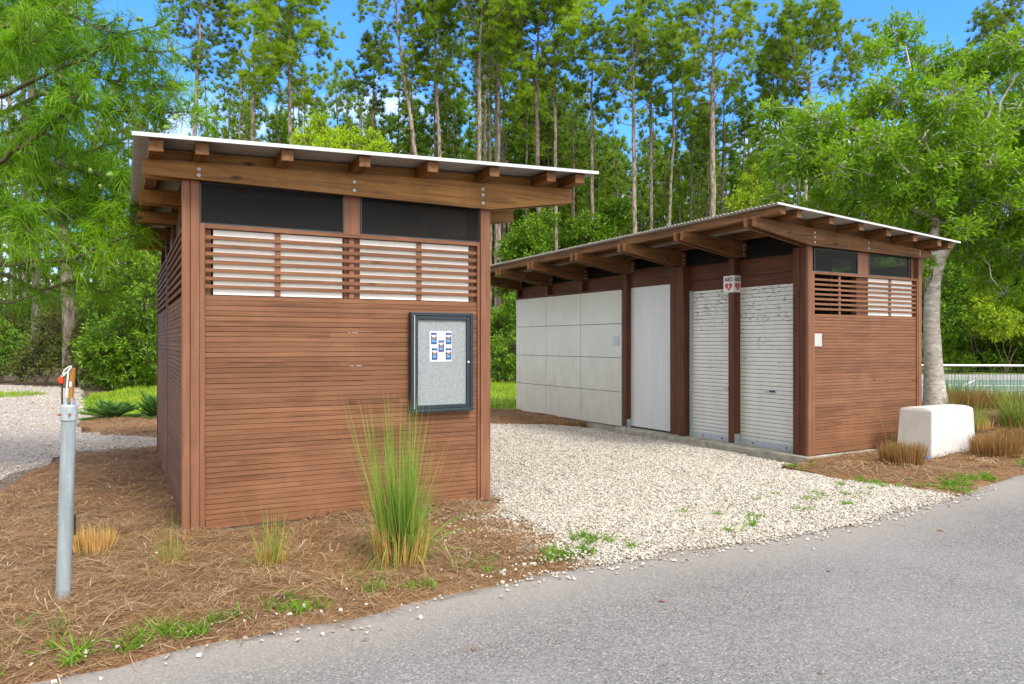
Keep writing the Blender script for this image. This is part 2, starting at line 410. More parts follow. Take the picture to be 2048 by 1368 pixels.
def court_dip(P):
    """the gravel lies lower along the far shed's slab"""
    u = np.array([math.cos(.5289), math.sin(.5289)]); s_ = (P - np.array([4.1015, 10.1281])) @ u
    return -.075 * np.clip(1 + (s_ + .1) / 2.2, 0, 1) * np.clip((P[:, 1] - 7.8) / 1.5, 0, 1)
def sheet(name, poly, z, mat, res=.2, bumpamp=0., bumps=4., fade=.25, attr_poly=None, skirt=True, kind='structure'):
    P = np.array(poly); lo, hi = P.min(0), P.max(0)
    X, Y = np.meshgrid(np.arange(lo[0], hi[0], res), np.arange(lo[1], hi[1], res)); G = np.stack([X.ravel(), Y.ravel()], 1)
    G = G + (np.random.RandomState(1).rand(*G.shape) - .5) * res * .5
    G = G[inside(G, poly)]; G = G[edge_dist(G, poly) > res * .4]
    verts = [Vector(p) for p in poly] + [Vector(p) for p in G]
    e = [(i, (i + 1) % len(poly)) for i in range(len(poly))]
    v2, _, f2, *_ = delaunay_2d_cdt(verts, e, [list(range(len(poly)))], 1, 1e-5)
    V = np.array([(p[0], p[1]) for p in v2])
    ed = edge_dist(V, poly); k = np.clip(ed / fade, 0, 1)
    h = z + ground_h(V) + (court_dip(V) if name == 'gravel_court' else 0) + bumpamp * k * (vnoise(V, bumps, 3) + .5 * vnoise(V, bumps * 2.3, 5))
    mb = MB(); tri = [f for f in f2 if len(f) == 3]
    mb.add(np.column_stack([V, h]), np.array(tri))
    if skirt:                                        # the edge runs down into the soil below
        Q = np.array(poly); ar = np.sum(Q[:, 0] * np.roll(Q[:, 1], -1) - np.roll(Q[:, 0], -1) * Q[:, 1]); tn = unit(np.roll(Q, -1, 0) - np.roll(Q, 1, 0)); on = np.column_stack([tn[:, 1], -tn[:, 0]]) * np.sign(ar)
        n = len(Q); O = Q + on * .05; g = ground_h(Q) + (court_dip(Q) if name == 'gravel_court' else 0); vv = np.concatenate([np.column_stack([Q, z + g]), np.column_stack([O, g - .15])]); i = np.arange(n); j = (i + 1) % n
        qd = np.stack([i, i + n, j + n, j], 1); mb.add(vv, qd if ar > 0 else qd[:, ::-1]); V = np.concatenate([V, Q, O])
    at_ = ('edge', edge_dist(V, attr_poly, False)) if attr_poly else None
    return tag(mb.build(name, mat, smooth=True, attr=at_), kind=kind)

# ------------------------------------------------------------------ ground materials
def mk_ground():
    n = NT('forest_floor'); v = n.coord(); a = n.noise(v, .35, 5, .6); b = n.noise(v, 6, 5, .7); c3 = n.noise(v, 45, 4, .7)
    c = n.ramp(b, [(.3, (.05, .028, .014)), (.55, (.17, .10, .05)), (.75, (.26, .17, .09))])
    c = n.mix(n.val(a, .5, .62), c, (.09, .15, .02)); c = n.mix(n.val(c3, .4, .7, 0, .5), c, (.06, .035, .018))
    n.base(c); n.set(Roughness=.95); n.bump(c3, .6, .03); return n.m
def mk_mulch():
    n = NT('pine_straw_mulch'); v = n.coord(); a = n.noise(v, 1.3, 4, .6)
    f1 = n.noise(n.coord((60, 7, 10)), 1, 4, .7, 1.2); f2 = n.noise(n.coord((8, 55, 10)), 1, 4, .7, 1.2); f = n.math('MULTIPLY', n.math('ADD', f1, f2), .5)
    c = n.ramp(f, [(.3, (.05, .022, .01)), (.48, (.19, .10, .045)), (.62, (.36, .21, .105)), (.8, (.5, .35, .2))])
    c = n.mix(n.val(a, .35, .7, 0, .4), c, (.19, .11, .05)); n.base(c); n.set(Roughness=.9); n.b.inputs['Specular IOR Level'].default_value = .2
    n.bump(f, .8, .02); return n.m
def mk_gravel(name, tones, sc=55, dirt=.0):
    n = NT(name); v = n.coord(); d = n.vor(v, sc); cc = n.n('ShaderNodeTexVoronoi', Vector=v, Scale=sc).outputs['Color']
    sp = n.n('ShaderNodeSeparateColor'); n.link(cc, sp.inputs[0])
    c = n.ramp(sp.outputs[0], [(0, tones[0]), (.35, tones[1]), (1, tones[2])])
    c = n.mix(n.val(d, .42, .75, 0, .75), c, (.2, .15, .1)); a = n.noise(v, .7, 5, .6)
    c = n.mix(n.val(a, .5, .75, 0, dirt), c, (.33, .26, .18)); n.base(c); n.set(Roughness=.9)
    n.bump(d, -.9, .015); return n.m
def mk_road():
    n = NT('bleached_asphalt'); v = n.coord()
    d = n.n('ShaderNodeTexVoronoi', Vector=v, Scale=115.); sp = n.n('ShaderNodeSeparateColor'); n.link(d.outputs['Color'], sp.inputs[0])
    c = n.ramp(sp.outputs[0], [(0, (.095, .092, .088)), (.3, (.172, .167, .160)), (.75, (.245, .238, .228)), (.93, (.32, .31, .295)), (1, (.46, .445, .41))])
    fine = n.noise(v, 230, 3, .8); c = n.mix(n.val(fine, .35, .62, .45, 0), c, (.075, .075, .08))
    big = n.noise(v, .55, 5, .62); c = n.mix(n.val(big, .4, .7, 0, .4), c, (.30, .295, .29))
    at_ = n.n('ShaderNodeAttribute', _attribute_name='edge').outputs['Fac']
    wob = n.noise(v, 1.1, 5, .65); e = n.math('ADD', at_, n.math('MULTIPLY', n.math('SUBTRACT', wob, .5), 1.1))
    dust = n.val(e, .05, .75, .6, 0)                                # washed-out sand along the verge
    grit = n.noise(v, 120, 4, .8); sand = n.ramp(grit, [(.3, (.24, .215, .185)), (.7, (.42, .39, .35))])
    c = n.mix(dust, c, sand)
    e2 = n.val(e, -.12, .06, .75, 0); c = n.mix(e2, c, (.12, .09, .065))
    st = n.noise(v, 1.9, 3); c = n.mix(n.val(st, .66, .72, 0, .3), c, (.12, .11, .105))
    n.base(c); n.set(Roughness=.88); n.b.inputs['Specular IOR Level'].default_value = .25; n.bump(d.outputs['Distance'], -.55, .006); return n.m
def mk_lawn():
    n = NT('lawn_turf'); v = n.coord(); a = n.noise(v, .8, 4); b = n.noise(v, 30, 4, .7)
    c = n.mix(n.val(b, .3, .7), (.07, .14, .012), (.2, .32, .02)); c = n.mix(n.val(a, .45, .7, 0, .6), c, (.27, .33, .025)); n.base(c); n.set(Roughness=.9); n.bump(b, .6, .03); return n.m

# road edge, near-left to far-right (metres)
RE = [(-14, -4.4), (-7, .3), (-4.2, 2.2), (-2.21, 3.5), (-1.43, 4.02), (-.55, 4.6), (.42, 5.3), (1.15, 5.62), (1.9, 5.95), (3.0, 6.55), (4.3, 7.5), (6.05, 8.85), (8.6, 10.6), (14, 13.4), (30, 20)]
REr = []
for (a, b) in zip(RE[:-1], RE[1:]):
    k = max(1, int(math.hypot(b[0] - a[0], b[1] - a[1]) / .15)) if abs(a[0]) < 9 else 4
    REr += [(a[0] + (b[0] - a[0]) * j / k, a[1] + (b[1] - a[1]) * j / k) for j in range(k)]
REr.append(RE[-1]); q = np.array(REr); nn = (vnoise(q, 2.3, 11) + .6 * vnoise(q, 7, 12) - .8) * .13
REr = [(x - .5 * w, y + .85 * w) for (x, y), w in zip(REr, nn)]
road_poly = REr + [(34, 8), (34, -14), (-14, -14)]

sheet('ground', [(-300, -300), (300, -300), (300, 300), (-300, 300)], -.11, mk_ground(), res=8, skirt=False)
# refine is not needed far away; the bank by the white box is built in the mulch bed below
sheet('road', road_poly, .0, mk_road(), res=.5, attr_poly=RE)
def along(x0, x1):  # part of the road edge between two x values
    return [p for p in REr if x0 < p[0] < x1]
tuck = lambda pts: [(x + .10, y - .17) for x, y in pts]                 # lap 0.2 m under the bed
mulchM = mk_mulch(); 
left_bed = [(-15, 3)] + [p for p in REr if -15 < p[0] < .75][::1]
left_bed = [(x, y + .01) for x, y in along(-9, .62)]
left_bed += [(.35, 6.35), (-.05, 6.95), (-.1, 7.4), (-.7, 9), (-2.6, 11.4), (-4.2, 11.7), (-5.5, 11.3), (-6.25, 10.6), (-5.95, 9.5), (-5.5, 8.0), (-5.4, 7.2), (-8, 5), (-12, 2)]
ML = ragged(left_bed[len(along(-9, .62)):], .1, .3, 5, False)
ML = [p for p in left_bed[:len(along(-9, .62))]] + ML
sheet('mulch_bed', ML, .012, mulchM, res=.12, bumpamp=.05, bumps=2.6, fade=.5)
right_bed = along(4.45, 13.5) + [(14, 15), (14, 18.5), (8, 19.5), (6, 14), (5.5, 11), (4.1, 10.15), (3.55, 9.4), (4.0, 8.5), (4.35, 7.85)]
right_bed = along(4.45, 13.5) + ragged(right_bed[len(along(4.45, 13.5)):], .12, .3, 8, False)
sheet('mulch_bed', right_bed, .016, mulchM, res=.16, bumpamp=.04, bumps=2.6, fade=.4)
back_bed = ragged([(-.5, 14.2), (.6, 14.6), (1.45, 14.5), (1.2, 16.2), (.4, 17.3), (-2.5, 17.6), (-2, 15.5)], .15, .4, 4)
back_mulch = ragged([(-9.2, 16.0), (-8.3, 14.3), (-7.2, 12.7), (-5.8, 12.25), (-4.1, 12.1), (-2.6, 12.3), (-3.2, 16.2)], .16, .35, 9)
sheet('mulch_bed', back_bed, .034, mulchM, res=.3, bumpamp=.05)
sheet('mulch_bed', back_mulch, .02, mulchM, res=.3, bumpamp=.05)
court = along(.30, 4.6) + [(4.4, 8.3), (4.3, 8.9), (4.05, 9.8), (3.3, 11.2), (1.2, 14.8), (.5, 17), (-6, 19), (-4.5, 12.5), (-2.4, 10.5), (-.7, 8.9), (-.15, 7.4), (-.2, 6.9), (.15, 6.35)]
na = len(along(.30, 4.6)); court = along(.30, 4.6) + ragged(court[na:], .12, .25, 21, False)
sheet('gravel_court', court, .008, mk_gravel('crushed_limestone', ((.22, .18, .13), (.40, .355, .295), (.54, .50, .44)), 80), res=.15, bumpamp=.03, bumps=1.4, fade=.4)
path = ragged([(-5.6, 7.6), (-6.0, 9.6), (-6.3, 10.7), (-5.5, 11.25), (-4.0, 11.5), (-4.2, 12.3), (-5.8, 12.45), (-7.3, 12.8), (-8.4, 14.4), (-9.2, 16.1), (-11.3, 19.5), (-13.3, 22.8), (-15, 25.6), (-20, 28.0), (-34, 29), (-34, 22), (-18, 20), (-13, 14), (-10, 7.5), (-8, 5.5)], .2, .4, 31)
sheet('gravel_path', path, .028, mk_gravel('pale_gravel_track', ((.24, .20, .16), (.40, .36, .31), (.54, .51, .47)), 34, .75), res=.4, bumpamp=.03, bumps=1.2)
lawnM = mk_lawn()
lawn1 = ragged([(-9.3, 15.9), (-8, 15.5), (-5, 15.6), (-3, 17), (2.5, 17), (2.6, 29.5), (-13.5, 27.6), (-12.5, 22)], .3, .6, 41)
sheet('lawn', lawn1, .036, lawnM, res=.6)
lawn2 = ragged([(-16, 20.5), (-14.2, 20.6), (-14.0, 22.5), (-16.5, 23.3), (-22, 22)], .3, .5, 43)
sheet('lawn', lawn2, .04, lawnM, res=.6)
lawn3 = [(10, 37.3), (60, 41), (60, 52), (10, 46)]
sheet('lawn', lawn3, -.02, lawnM, res=1.5)

# tennis court beyond the bed: grey surround, green-grey court, white lines
sheet('court_surround', [(9.2, 18.4), (46, 14), (60, 41), (9, 36.8)], -.02, plain('court_surround_grey', (.36, .35, .36), .9, 0, .1, 3), res=2)
sheet('tennis_court', [(11.0, 20.2), (40, 17), (46, 34), (9.6, 31.6)], -.012, plain('court_green_grey', (.15, .23, .21), .9, 0, .12, 2), res=2)
def strip(name, pts, w, z, mat):
    mb = MB()
    for a, b in zip(pts[:-1], pts[1:]):
        a = np.array(a, float); b = np.array(b, float); d = (b - a) / np.linalg.norm(b - a); p = np.array([-d[1], d[0]]) * w / 2
        mb.quad(*[(q_[0], q_[1], z) for q_ in (a - p, b - p, b + p, a + p)])
    return tag(mb.build(name, mat), kind='structure')
paint = plain('white_court_paint', (.74, .75, .76), .8, 0, .05)
strip('court_line', [(10.2, 28.9), (20, 27.6), (44, 24.5)], .32, -.006, paint)
strip('court_line', [(17.3, 28.3), (19.6, 31.5)], .12, -.002, paint)
strip('court_line', [(12.9, 22.2), (16.6, 24.5), (24, 29)], .1, .002, paint)
strip('court_line', [(10.6, 25.4), (30, 23.2)], .08, .006, paint)
net = thing('tennis_net', 'low tennis net with a white top tape stretched across the court beyond the grasses', 'tennis net', (11, 19.6, 0))
na_, nb_ = np.array([10.4, 19.75]), np.array([24., 19.2])
mb = MB(); mb.tube([(na_[0], na_[1], 1.0), ((na_[0] + nb_[0]) / 2, (na_[1] + nb_[1]) / 2, .975), (nb_[0], nb_[1], 1.0)], .03, 6); mb.build('tape', M['sign_white'], net, (11, 19.6, 0))
mb = MB()
L_ = np.linalg.norm(nb_ - na_)
for i in range(int(L_ / .09)):
    p = na_ + (nb_ - na_) * i * .09 / L_; mb.box(p[0] - .003, p[0] + .003, p[1] - .003, p[1] + .003, .03, .97)
for i in range(11):
    z = .04 + i * .09; mb.tube([(*na_, z), (*nb_, z)], .003, 3)
mb.build('mesh', M['sign_black'], net, (11, 19.6, 0))
for p in (na_, nb_):
    mb = MB(); mb.tube([(*p, -.05), (*p, 1.06)], .04, 10); mb.build('net_post', M['frame_dark'], net, (11, 19.6, 0))

# ------------------------------------------------------------------ the two sheds
LO, LT = (-2.6667, 6.0116), .4818
RO, RT = (4.1015, 10.1281), .5289
ZR, ZS, ZB = 2.578, 1.997, 2.93
rs = random.Random(3)

def planks(mb, a0, a1, z0, z1, off, depth, axis, pitch=.0435, jit=.0008):
    """horizontal boards; axis 's' runs along x at y=off, axis 't' runs along y at x=off"""
    n = round((z1 - z0) / pitch); p = (z1 - z0) / n
    for i in range(n):
        j = rs.uniform(-jit, jit); z = z0 + i * p
        cuts = [a0] + ([a0 + (a1 - a0) * rs.uniform(.3, .7)] if rs.random() < .35 else []) + [a1]
        for c0, c1 in zip(cuts[:-1], cuts[1:]):
            g = .0012 if c1 != a1 else 0
            zz = z + rs.uniform(.0, .0015)
            if axis == 's': mb.box(c0, c1 - g, off + j, off + depth, zz, z + p - .0029 + rs.uniform(-.0011, .0008))
            else: mb.box(off + j, off + depth, c0, c1 - g, zz, z + p - .0029 + rs.uniform(-.0011, .0008))

def bolts(mb, s, t, zs, r=.017, nrm='t'):
    for z in zs:
        if nrm == 't': mb.tube([(s, t + .004, z), (s, t - .006, z), (s, t - .010, z)], [r, r, r * .6], 10)

def end_wall(root, W, x0, x1, zb, mulls, whites, dark, win, glassmat, thin):
    """clad end wall: x0..x1 clear width between the corner boards"""
    mb = MB(); planks(mb, x0 + .042, x1 - .028, .135, ZS - .002, .018, .05, 's'); mb.build('cladding', M['stain_s'], root)
    mb = MB(); mb.box(x0 + .045, x1 - .03, .012, .05, .06, .131); mb.build('base_board', M['stain_s'], root, bevel=.003)
    for a, b in ((x0, x0 + .040), (x1 - .026, x1)):
        mb = MB(); mb.box(a, b, .002, .06, .06, ZR - .0); mb.build('trim_board', M['stain_z'], root, bevel=.003)
    mb = MB(); mb.box(x0 + .041, x1 - .027, .006, .075, ZR - .038, ZR - .002); mb.build('window_rail', M['stain_s'], root, bevel=.003)
    # slatted vent
    mb = MB(); h = (ZR - .04 - ZS) / 8
    for i in range(7):
        z = ZS + h * (i + 1) - .017 + rs.uniform(-.0015, .0015); mb.box(x0 + .042, x1 - .028, 0.018 + rs.uniform(-.0015, .0015), .030, z, z + .030)
    mb.build('slats', M['stain_s'], root, bevel=.002)
    for c in thin:
        mb = MB(); mb.box(c - .022, c + .022, .031, .047, ZS, ZR - .04); mb.build('slat_batten', M['stain_z'], root)
    for a, b in mulls:
        mb = MB(); mb.box(a, b, .056, .14, ZS, ZR); mb.build('wall_post', M['stain_z'], root)
        mb = MB(); mb.box(a, b, .034, .14, ZR + .001, zb); mb.build('wall_post', M['stain_z'], root)
    for a, b in ((x0 + .043, x0 + .09), (x1 - .09, x1 - .03)):
        mb = MB(); mb.box(a, b, .056, .14, ZS, zb); mb.build('wall_post', M['stain_z'], root)
    for a, b in whites:
        mb = MB(); mb.box(a, b, .048, .051, ZS + .002, ZR - .042); mb.build('vent_backing', M['white'], root)
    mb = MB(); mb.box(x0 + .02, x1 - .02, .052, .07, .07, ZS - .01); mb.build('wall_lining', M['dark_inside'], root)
    for a, b in win:
        o = None
        mb = MB(); f = .012
        mb.box(a, b, .028, .05, ZR, ZR + f); mb.box(a, b, .028, .05, zb - f - .004, zb - .004); mb.box(a, a + f, .028, .05, ZR + f, zb - f - .004); mb.box(b - f, b, .028, .05, ZR + f, zb - f - .004)
        o = mb.build('window', M['frame_dark'], root)
        mb = MB(); mb.box(a + f, b - f, .036, .040, ZR + f, zb - f - .004); mb.build('pane', glassmat, o)

def beam_pair(root, prof, t, mat, bolt_s, zb, back=True, shear=0.):
    dz = shear * t
    pr = [(a, b + dz) for a, b in prof]
    mb = MB(); mb.prism(pr, t - .045, t - .004); o = mb.build('roof_beam', mat, root, bevel=.003)
    if back: 
        mb = MB(); mb.prism(pr, t + .094, t + .135); mb.build('roof_beam', mat, root, bevel=.003)
    for s, zs in bolt_s:
        for z in zs:
            mb = MB(); bolts(mb, s, t - .045, [z + dz]); mb.build('bolt', M['galv'], o)

def corrugated(root, s0, s1, t0, t1, zf, shear=0., pitch=.068, amp=.0125, name='roof_sheet'):
    n = int((t1 - t0) / pitch * 8); t = np.linspace(t0, t1, n); zz = amp * np.sin((t - t0) / pitch * 2 * np.pi)
    S = [s0, (s0 + s1) / 2, s1]
    V = np.array([[(s, tt, zf(s) + shear * tt + z + amp) for s in S] for tt, z in zip(t, zz)])
    i = (np.arange(n - 1) * 3)[:, None] + np.arange(2)[None]
    Q = np.stack([i, i + 1, i + 4, i + 3], -1).reshape(-1, 4)
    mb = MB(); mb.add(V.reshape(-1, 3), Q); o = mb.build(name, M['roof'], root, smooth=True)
    m_ = o.modifiers.new('Solidify', 'SOLIDIFY'); m_.thickness = .002; return o

# ---- left shed
shedL = thing('storage_shed', 'brown slatted timber shed nearest the road, with the notice board on its front', 'shed', (*LO, 0), LT, 'matching timber sheds')
WL, LL = 2.76, 5.26
zbL = lambda s: 2.926 - .008 * max(0, s - .1)
end_wall(shedL, WL, .128, 2.657, 2.925, [(1.328, 1.473)], [(.235, 1.315), (1.476, 2.555)], [], [(.13, 1.326), (1.476, 2.655)], M['screen'], [.752, 1.395, 2.041])
for a, b in ((-.004, .054), (.058, .126)):
    mb = MB(); mb.box(a, b, 0 if a > 0 else .004, .10, .035, 2.924); mb.build('corner_post', M['stain_z'], shedL, bevel=.004)
mb = MB(); mb.box(2.66, 2.765, -.012, .10, .06, 2.897); mb.build('corner_post', M['stain_z'], shedL, bevel=.004)
mb = MB(); mb.box(.01, 2.75, .03, LL - .03, -.12, .055); mb.build('floor_slab', M['slab'], shedL)
# long left wall
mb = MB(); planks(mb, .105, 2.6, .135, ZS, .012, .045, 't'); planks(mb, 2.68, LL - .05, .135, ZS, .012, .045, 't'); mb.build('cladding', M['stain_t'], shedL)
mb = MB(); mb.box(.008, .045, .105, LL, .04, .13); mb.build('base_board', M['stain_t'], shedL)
for a, b in ((2.605, 2.675), (LL - .045, LL + .02)):
    mb = MB(); mb.box(0, .09, a, b, .05, ZR); mb.build('trim_board', M['stain_z'], shedL, bevel=.003)
for a, b in ((.105, 2.6), (2.68, LL - .05)):
    mb = MB(); h = (ZR - ZS) / 8
    for i in range(8):
        z = ZS + h * (i + 1) - .034; mb.box(.008, .036, a, b, z, z + .034)
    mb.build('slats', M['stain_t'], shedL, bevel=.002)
    for k in range(1, 6):
        c = a + (b - a) * k / 6; mb = MB(); mb.box(.04, .075, c - .02, c + .02, ZS, ZR); mb.build('slat_batten', M['stain_z'], shedL)
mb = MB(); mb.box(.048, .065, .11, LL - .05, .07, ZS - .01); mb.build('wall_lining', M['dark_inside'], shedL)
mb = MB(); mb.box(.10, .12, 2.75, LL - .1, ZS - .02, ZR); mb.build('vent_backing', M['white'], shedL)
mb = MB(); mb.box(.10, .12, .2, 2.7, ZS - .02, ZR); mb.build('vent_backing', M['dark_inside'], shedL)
mb = MB(); mb.box(.10, .125, .18, LL - .05, ZR + .005, 3.02); mb.build('eave_board', M['dark_t'], shedL)
# court-side wall and back wall
mb = MB()
for i in range(4):
    for j in range(4):
        a = .12 + i * (LL - .24) / 4; mb.box(WL - .05, WL - .02, a, a + (LL - .24) / 4 - .006, .05 + j * .632, .05 + (j + 1) * .632 - .006)
mb.build('wall_panel', M['panel'], shedL)
mb = MB(); planks(mb, .05, WL - .05, .05, 2.85, LL - .03, -.03, 's'); mb.build('cladding', M['stain_s'], shedL)
for t in (1.31, 2.63, 3.94, LL - .1):
    for s in (.06, WL - .1):
        mb = MB(); mb.box(s, s + .09, t, t + .09, .05, 2.95); mb.build('wall_post', M['dark_z'], shedL)
mb = MB(); mb.box(.13, WL - .12, 1.2, 1.25, 2.0, 2.06); mb.build('inner_rail', M['dark_t'], shedL)
topL = lambda s: 3.046 + .035 * (s + .293)
profL = [(-.293, 2.926), (2.74, 2.897), (3.683, 3.046), (3.683, topL(3.683)), (-.293, topL(-.293))]
for k in range(5):
    t = 0 if k == 0 else k * 1.31 if k < 4 else LL - .1
    bl = [(.115, (2.955, 3.005)), (1.395, (2.955, 3.03)), (2.66, (2.95, 3.03, 3.085))] if k == 0 else []
    beam_pair(shedL, profL, t - .012, M['beam_s'], bl, zbL)
EL = -.33
for a, b in ((-.258, -.155), (.069, .168), (.715, .812), (1.362, 1.46), (1.985, 2.085), (2.6, 2.702), (3.225, 3.327), (3.545, 3.655)):
    m_ = (a + b) / 2; e = EL + rs.uniform(-.008, .008)
    z0 = topL(m_) + .001
    mb = MB(); V = [(x, y, z) for x in (a, b) for y in (e, LL + .35) for z in (topL(x) + .002, topL(x) + .100)]
    mb.add(V, [(0, 1, 3, 2), (4, 6, 7, 5), (0, 4, 5, 1), (2, 3, 7, 6), (0, 2, 6, 4), (1, 5, 7, 3)]); mb.build('purlin', M['purlin_t'], shedL, bevel=.004)
# blocking between purlins above the front beam
ed = [-.155, .069, .168, .715, .812, 1.362, 1.46, 1.985, 2.085, 2.6, 2.702, 3.225, 3.327, 3.545]
for i in range(0, len(ed) - 1, 2):
    a, b = ed[i] + .001, ed[i + 1] - .001
    mb = MB(); mb.prism([(a, topL(a) + .002), (b, topL(b) + .002), (b, topL(b) + .094), (a, topL(a) + .094)], .0, .035); mb.build('blocking', M['beam_s'], shedL)
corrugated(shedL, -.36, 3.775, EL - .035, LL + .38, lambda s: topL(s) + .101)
mb = MB(); zr = lambda s: topL(s) + .096
mb.prism([(-.37, zr(-.37)), (3.79, zr(3.79)), (3.79, zr(3.79) + .03), (-.37, zr(-.37) + .03)], EL - .052, EL - .036); mb.build('roof_flashing', M['trim'], shedL)

# ---- right shed
shedR = thing('storage_shed', 'brown timber shed across the gravel, with pale wall panels, roller shutters and paired heart signs', 'shed', (*RO, 0), RT, 'matching timber sheds')
WR, LR = 2.53, 8.0
SH = -.0150
end_wall(shedR, WR, .005, 2.452, 2.90, [(1.03, 1.28)], [(1.285, 2.36)], [], [(.075, 1.03), (1.285, 2.27)], M['glass'], [.62, 1.80])
mb = MB(); mb.box(-.085, .0, .0, .045, .03, 2.915); mb.build('corner_post', M['stain_z'], shedR, bevel=.004)
mb = MB(); mb.box(2.455, 2.54, -.004, .1, .06, 2.885); mb.build('corner_post', M['stain_z'], shedR, bevel=.004)
for i, (a, b, s0) in enumerate(((.047, .098, -.078), (.101, .162, -.058), (.165, .235, -.066), (.238, .285, -.05))):
    mb = MB(); mb.box(s0, .05, a, b, .05, 2.91); mb.build('corner_post', M['dark_z'], shedR, bevel=.004)
mb = MB(); mb.box(-.062, -.02, .17, .21, .05, .085); mb.build('post_bracket', M['galv'], shedR)
mb = MB(); mb.box(-.15, WR - .02, -.02, 4.15, -.2, .048); mb.box(.02, WR - .02, 4.15, LR - .05, -.2, .048); mb.build('floor_slab', M['slab'], shedR, bevel=.012)
tc = [4.112, 5.403, 6.666, 7.92]; zp = [.052, .685, 1.318, 1.949, 2.575]
for a, b in zip(tc[:-1], tc[1:]):
    for c, d in zip(zp[:-1], zp[1:]):
        mb = MB(); mb.box(-.012 + rs.uniform(-.002, .002), .012, a + .0045, b - .0045, c + .0045, d - .0045); mb.build('wall_panel', M['panel'], shedR, bevel=.002)
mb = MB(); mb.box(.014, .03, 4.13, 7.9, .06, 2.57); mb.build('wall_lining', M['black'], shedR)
mb = MB(); mb.box(-.02, .05, 4.112, 7.92, 2.578, 2.61); mb.build('panel_rail', M['dark_t'], shedR)
mb = MB(); mb.box(.10, .125, 4.0, 7.9, 2.55, 2.86); mb.build('header_board', M['dark_t'], shedR)
for t in (5.36, 6.62, 7.86):
    mb = MB(); mb.box(-.005, .09, t, t + .085, 2.611, 2.90 + SH * t); mb.build('stub_post', M['dark_z'], shedR)
# posts beside door and shutters
def post(a, b, s0, s1, zt, br):
    mb = MB(); mb.box(s0, s1, a, b, .06, zt); o = mb.build('wall_post', M['dark_z'], shedR, bevel=.004)
    if br:
        mb = MB(); mb.box(s0 + .012, s1 - .008, a - .006, a - .001, .046, .2); mb.box(s0, s1, a, b, .046, .058)
        p = mb.build('post_bracket', M['galv'], o)
        for z in (.10, .16):
            mb = MB(); mb.tube([(s0 + .06, a - .006, z), (s0 + .06, a - .014, z)], .01, 8); mb.build('bolt', M['galv'], o)
post(3.985, 4.10, -.002, .16, 2.905 + SH * 4, True)
post(2.70, 2.822, -.004, .17, 2.905 + SH * 2.7, False)
post(2.62, 2.698, .0, .12, 2.905 + SH * 2.7, True)
post(2.50, 2.617, -.010, .17, 2.905 + SH * 2.6, False)
for z in (.45, 1.5):
    mb = MB(); mb.tube([(.07, 2.501, z), (.07, 2.493, z)], .014, 8); mb.build('bolt', M['sign_black'], shedR)
post(1.41, 1.522, .0, .135, 2.905 + SH * 1.4, True)
dr = None
mb = MB(); mb.box(.10, .13, 2.83, 3.98, .075, 2.60); dr = mb.build('door', M['door'], shedR, bevel=.003)
mb = MB(); mb.box(.095, .13, 2.83, 3.98, .05, .072); mb.build('threshold', M['black'], dr)
mb = MB(); mb.box(.09, .14, 2.83, 3.98, 2.605, 2.92); mb.build('header_board', M['dark_t'], shedR)
def shutter(a, b, hy0, hy1):
    n = 39; h = (2.46 - .12) / n; mb = MB()
    for i in range(n):
        z = .12 + i * h
        pr_ = [(.155, z), (.1405, z + .001), (.1392, z + h * .5), (.1405, z + h - .0065), (.155, z + h - .005), (.155, z + h), (.158, z + h), (.158, z)]
        mb.prism(pr_, a, b, 'xz'); mb.box(.1425, .1500, a + .002, b - .002, z + h - .0062, z + h - .0003, 1)
    o = mb.build('roller_shutter', [M['shutter'], M['groove']], shedR)
    mb = MB(); mb.box(.128, .16, a, b, .048, .118); mb.build('bottom_rail', M['galv'], o, bevel=.003)
    mb = MB(); mb.box(.122, .138, hy0, hy1, .865, .905); mb.build('handle', M['galv'], o, bevel=.003)
    mb = MB(); mb.box(.118, .123, hy0 + .012, (hy0 + hy1) / 2, .872, .898); mb.build('lock_slot', M['sign_black'], o)
    for y in (a + .25, b - .25):
        mb = MB(); mb.tube([(.128, y, .085), (.124, y, .085)], .018, 8); mb.build('rust_spot', M['rust'], o)
shutter(.289, 1.41, .73, .94)
shutter(1.524, 2.44, 1.54, 1.74)
mb = MB(); mb.box(.10, .16, 2.42, 2.47, .05, 2.45); mb.build('shutter_guide', M['galv'], shedR)
for a, b in ((.287, 1.408), (1.524, 2.495)):
    mb = MB(); mb.box(.133, .17, a, b, 2.615, 2.905); mb.build('header_board', M['dark_t'], shedR, bevel=.003)
    mb = MB(); mb.box(.137, .17, a, b, 2.44, 2.610); mb.build('header_board', M['dark_t'], shedR, bevel=.003)
mb = MB(); mb.box(.11, .118, .10, 7.9, 2.86, 3.12); mb.build('eave_screen', M['screen'], shedR)
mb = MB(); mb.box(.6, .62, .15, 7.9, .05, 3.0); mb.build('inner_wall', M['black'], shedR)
# plain back and far walls
mb = MB(); planks(mb, .05, WR - .05, .05, 2.8, LR - .03, -.03, 's'); mb.build('cladding', M['stain_s'], shedR)
mb = MB(); planks(mb, .1, LR - .05, .05, 2.8, WR - .02, -.03, 't', .1); mb.build('cladding', M['stain_t'], shedR)
topR = lambda s: 3.146 - .0525 * s
profR = [(-1.2, 3.088), (-.09, 2.916), (2.52, 2.886), (2.707, 2.905), (2.707, topR(2.707)), (-1.2, topR(-1.2))]
tb = [0, 1.30, 2.60, 3.92, 5.36, 6.62, 7.86]
for k, t in enumerate(tb):
    bl = [(-.03, (2.96, 3.03, 3.09)), (1.15, (2.95, 3.03)), (2.40, (2.94, 2.98))] if k == 0 else [(.045, (2.955, 3.02, 3.085))]
    beam_pair(shedR, profR, t - .012 if k == 0 else t, M['old_s'], bl, None, shear=SH)
ER = -.35
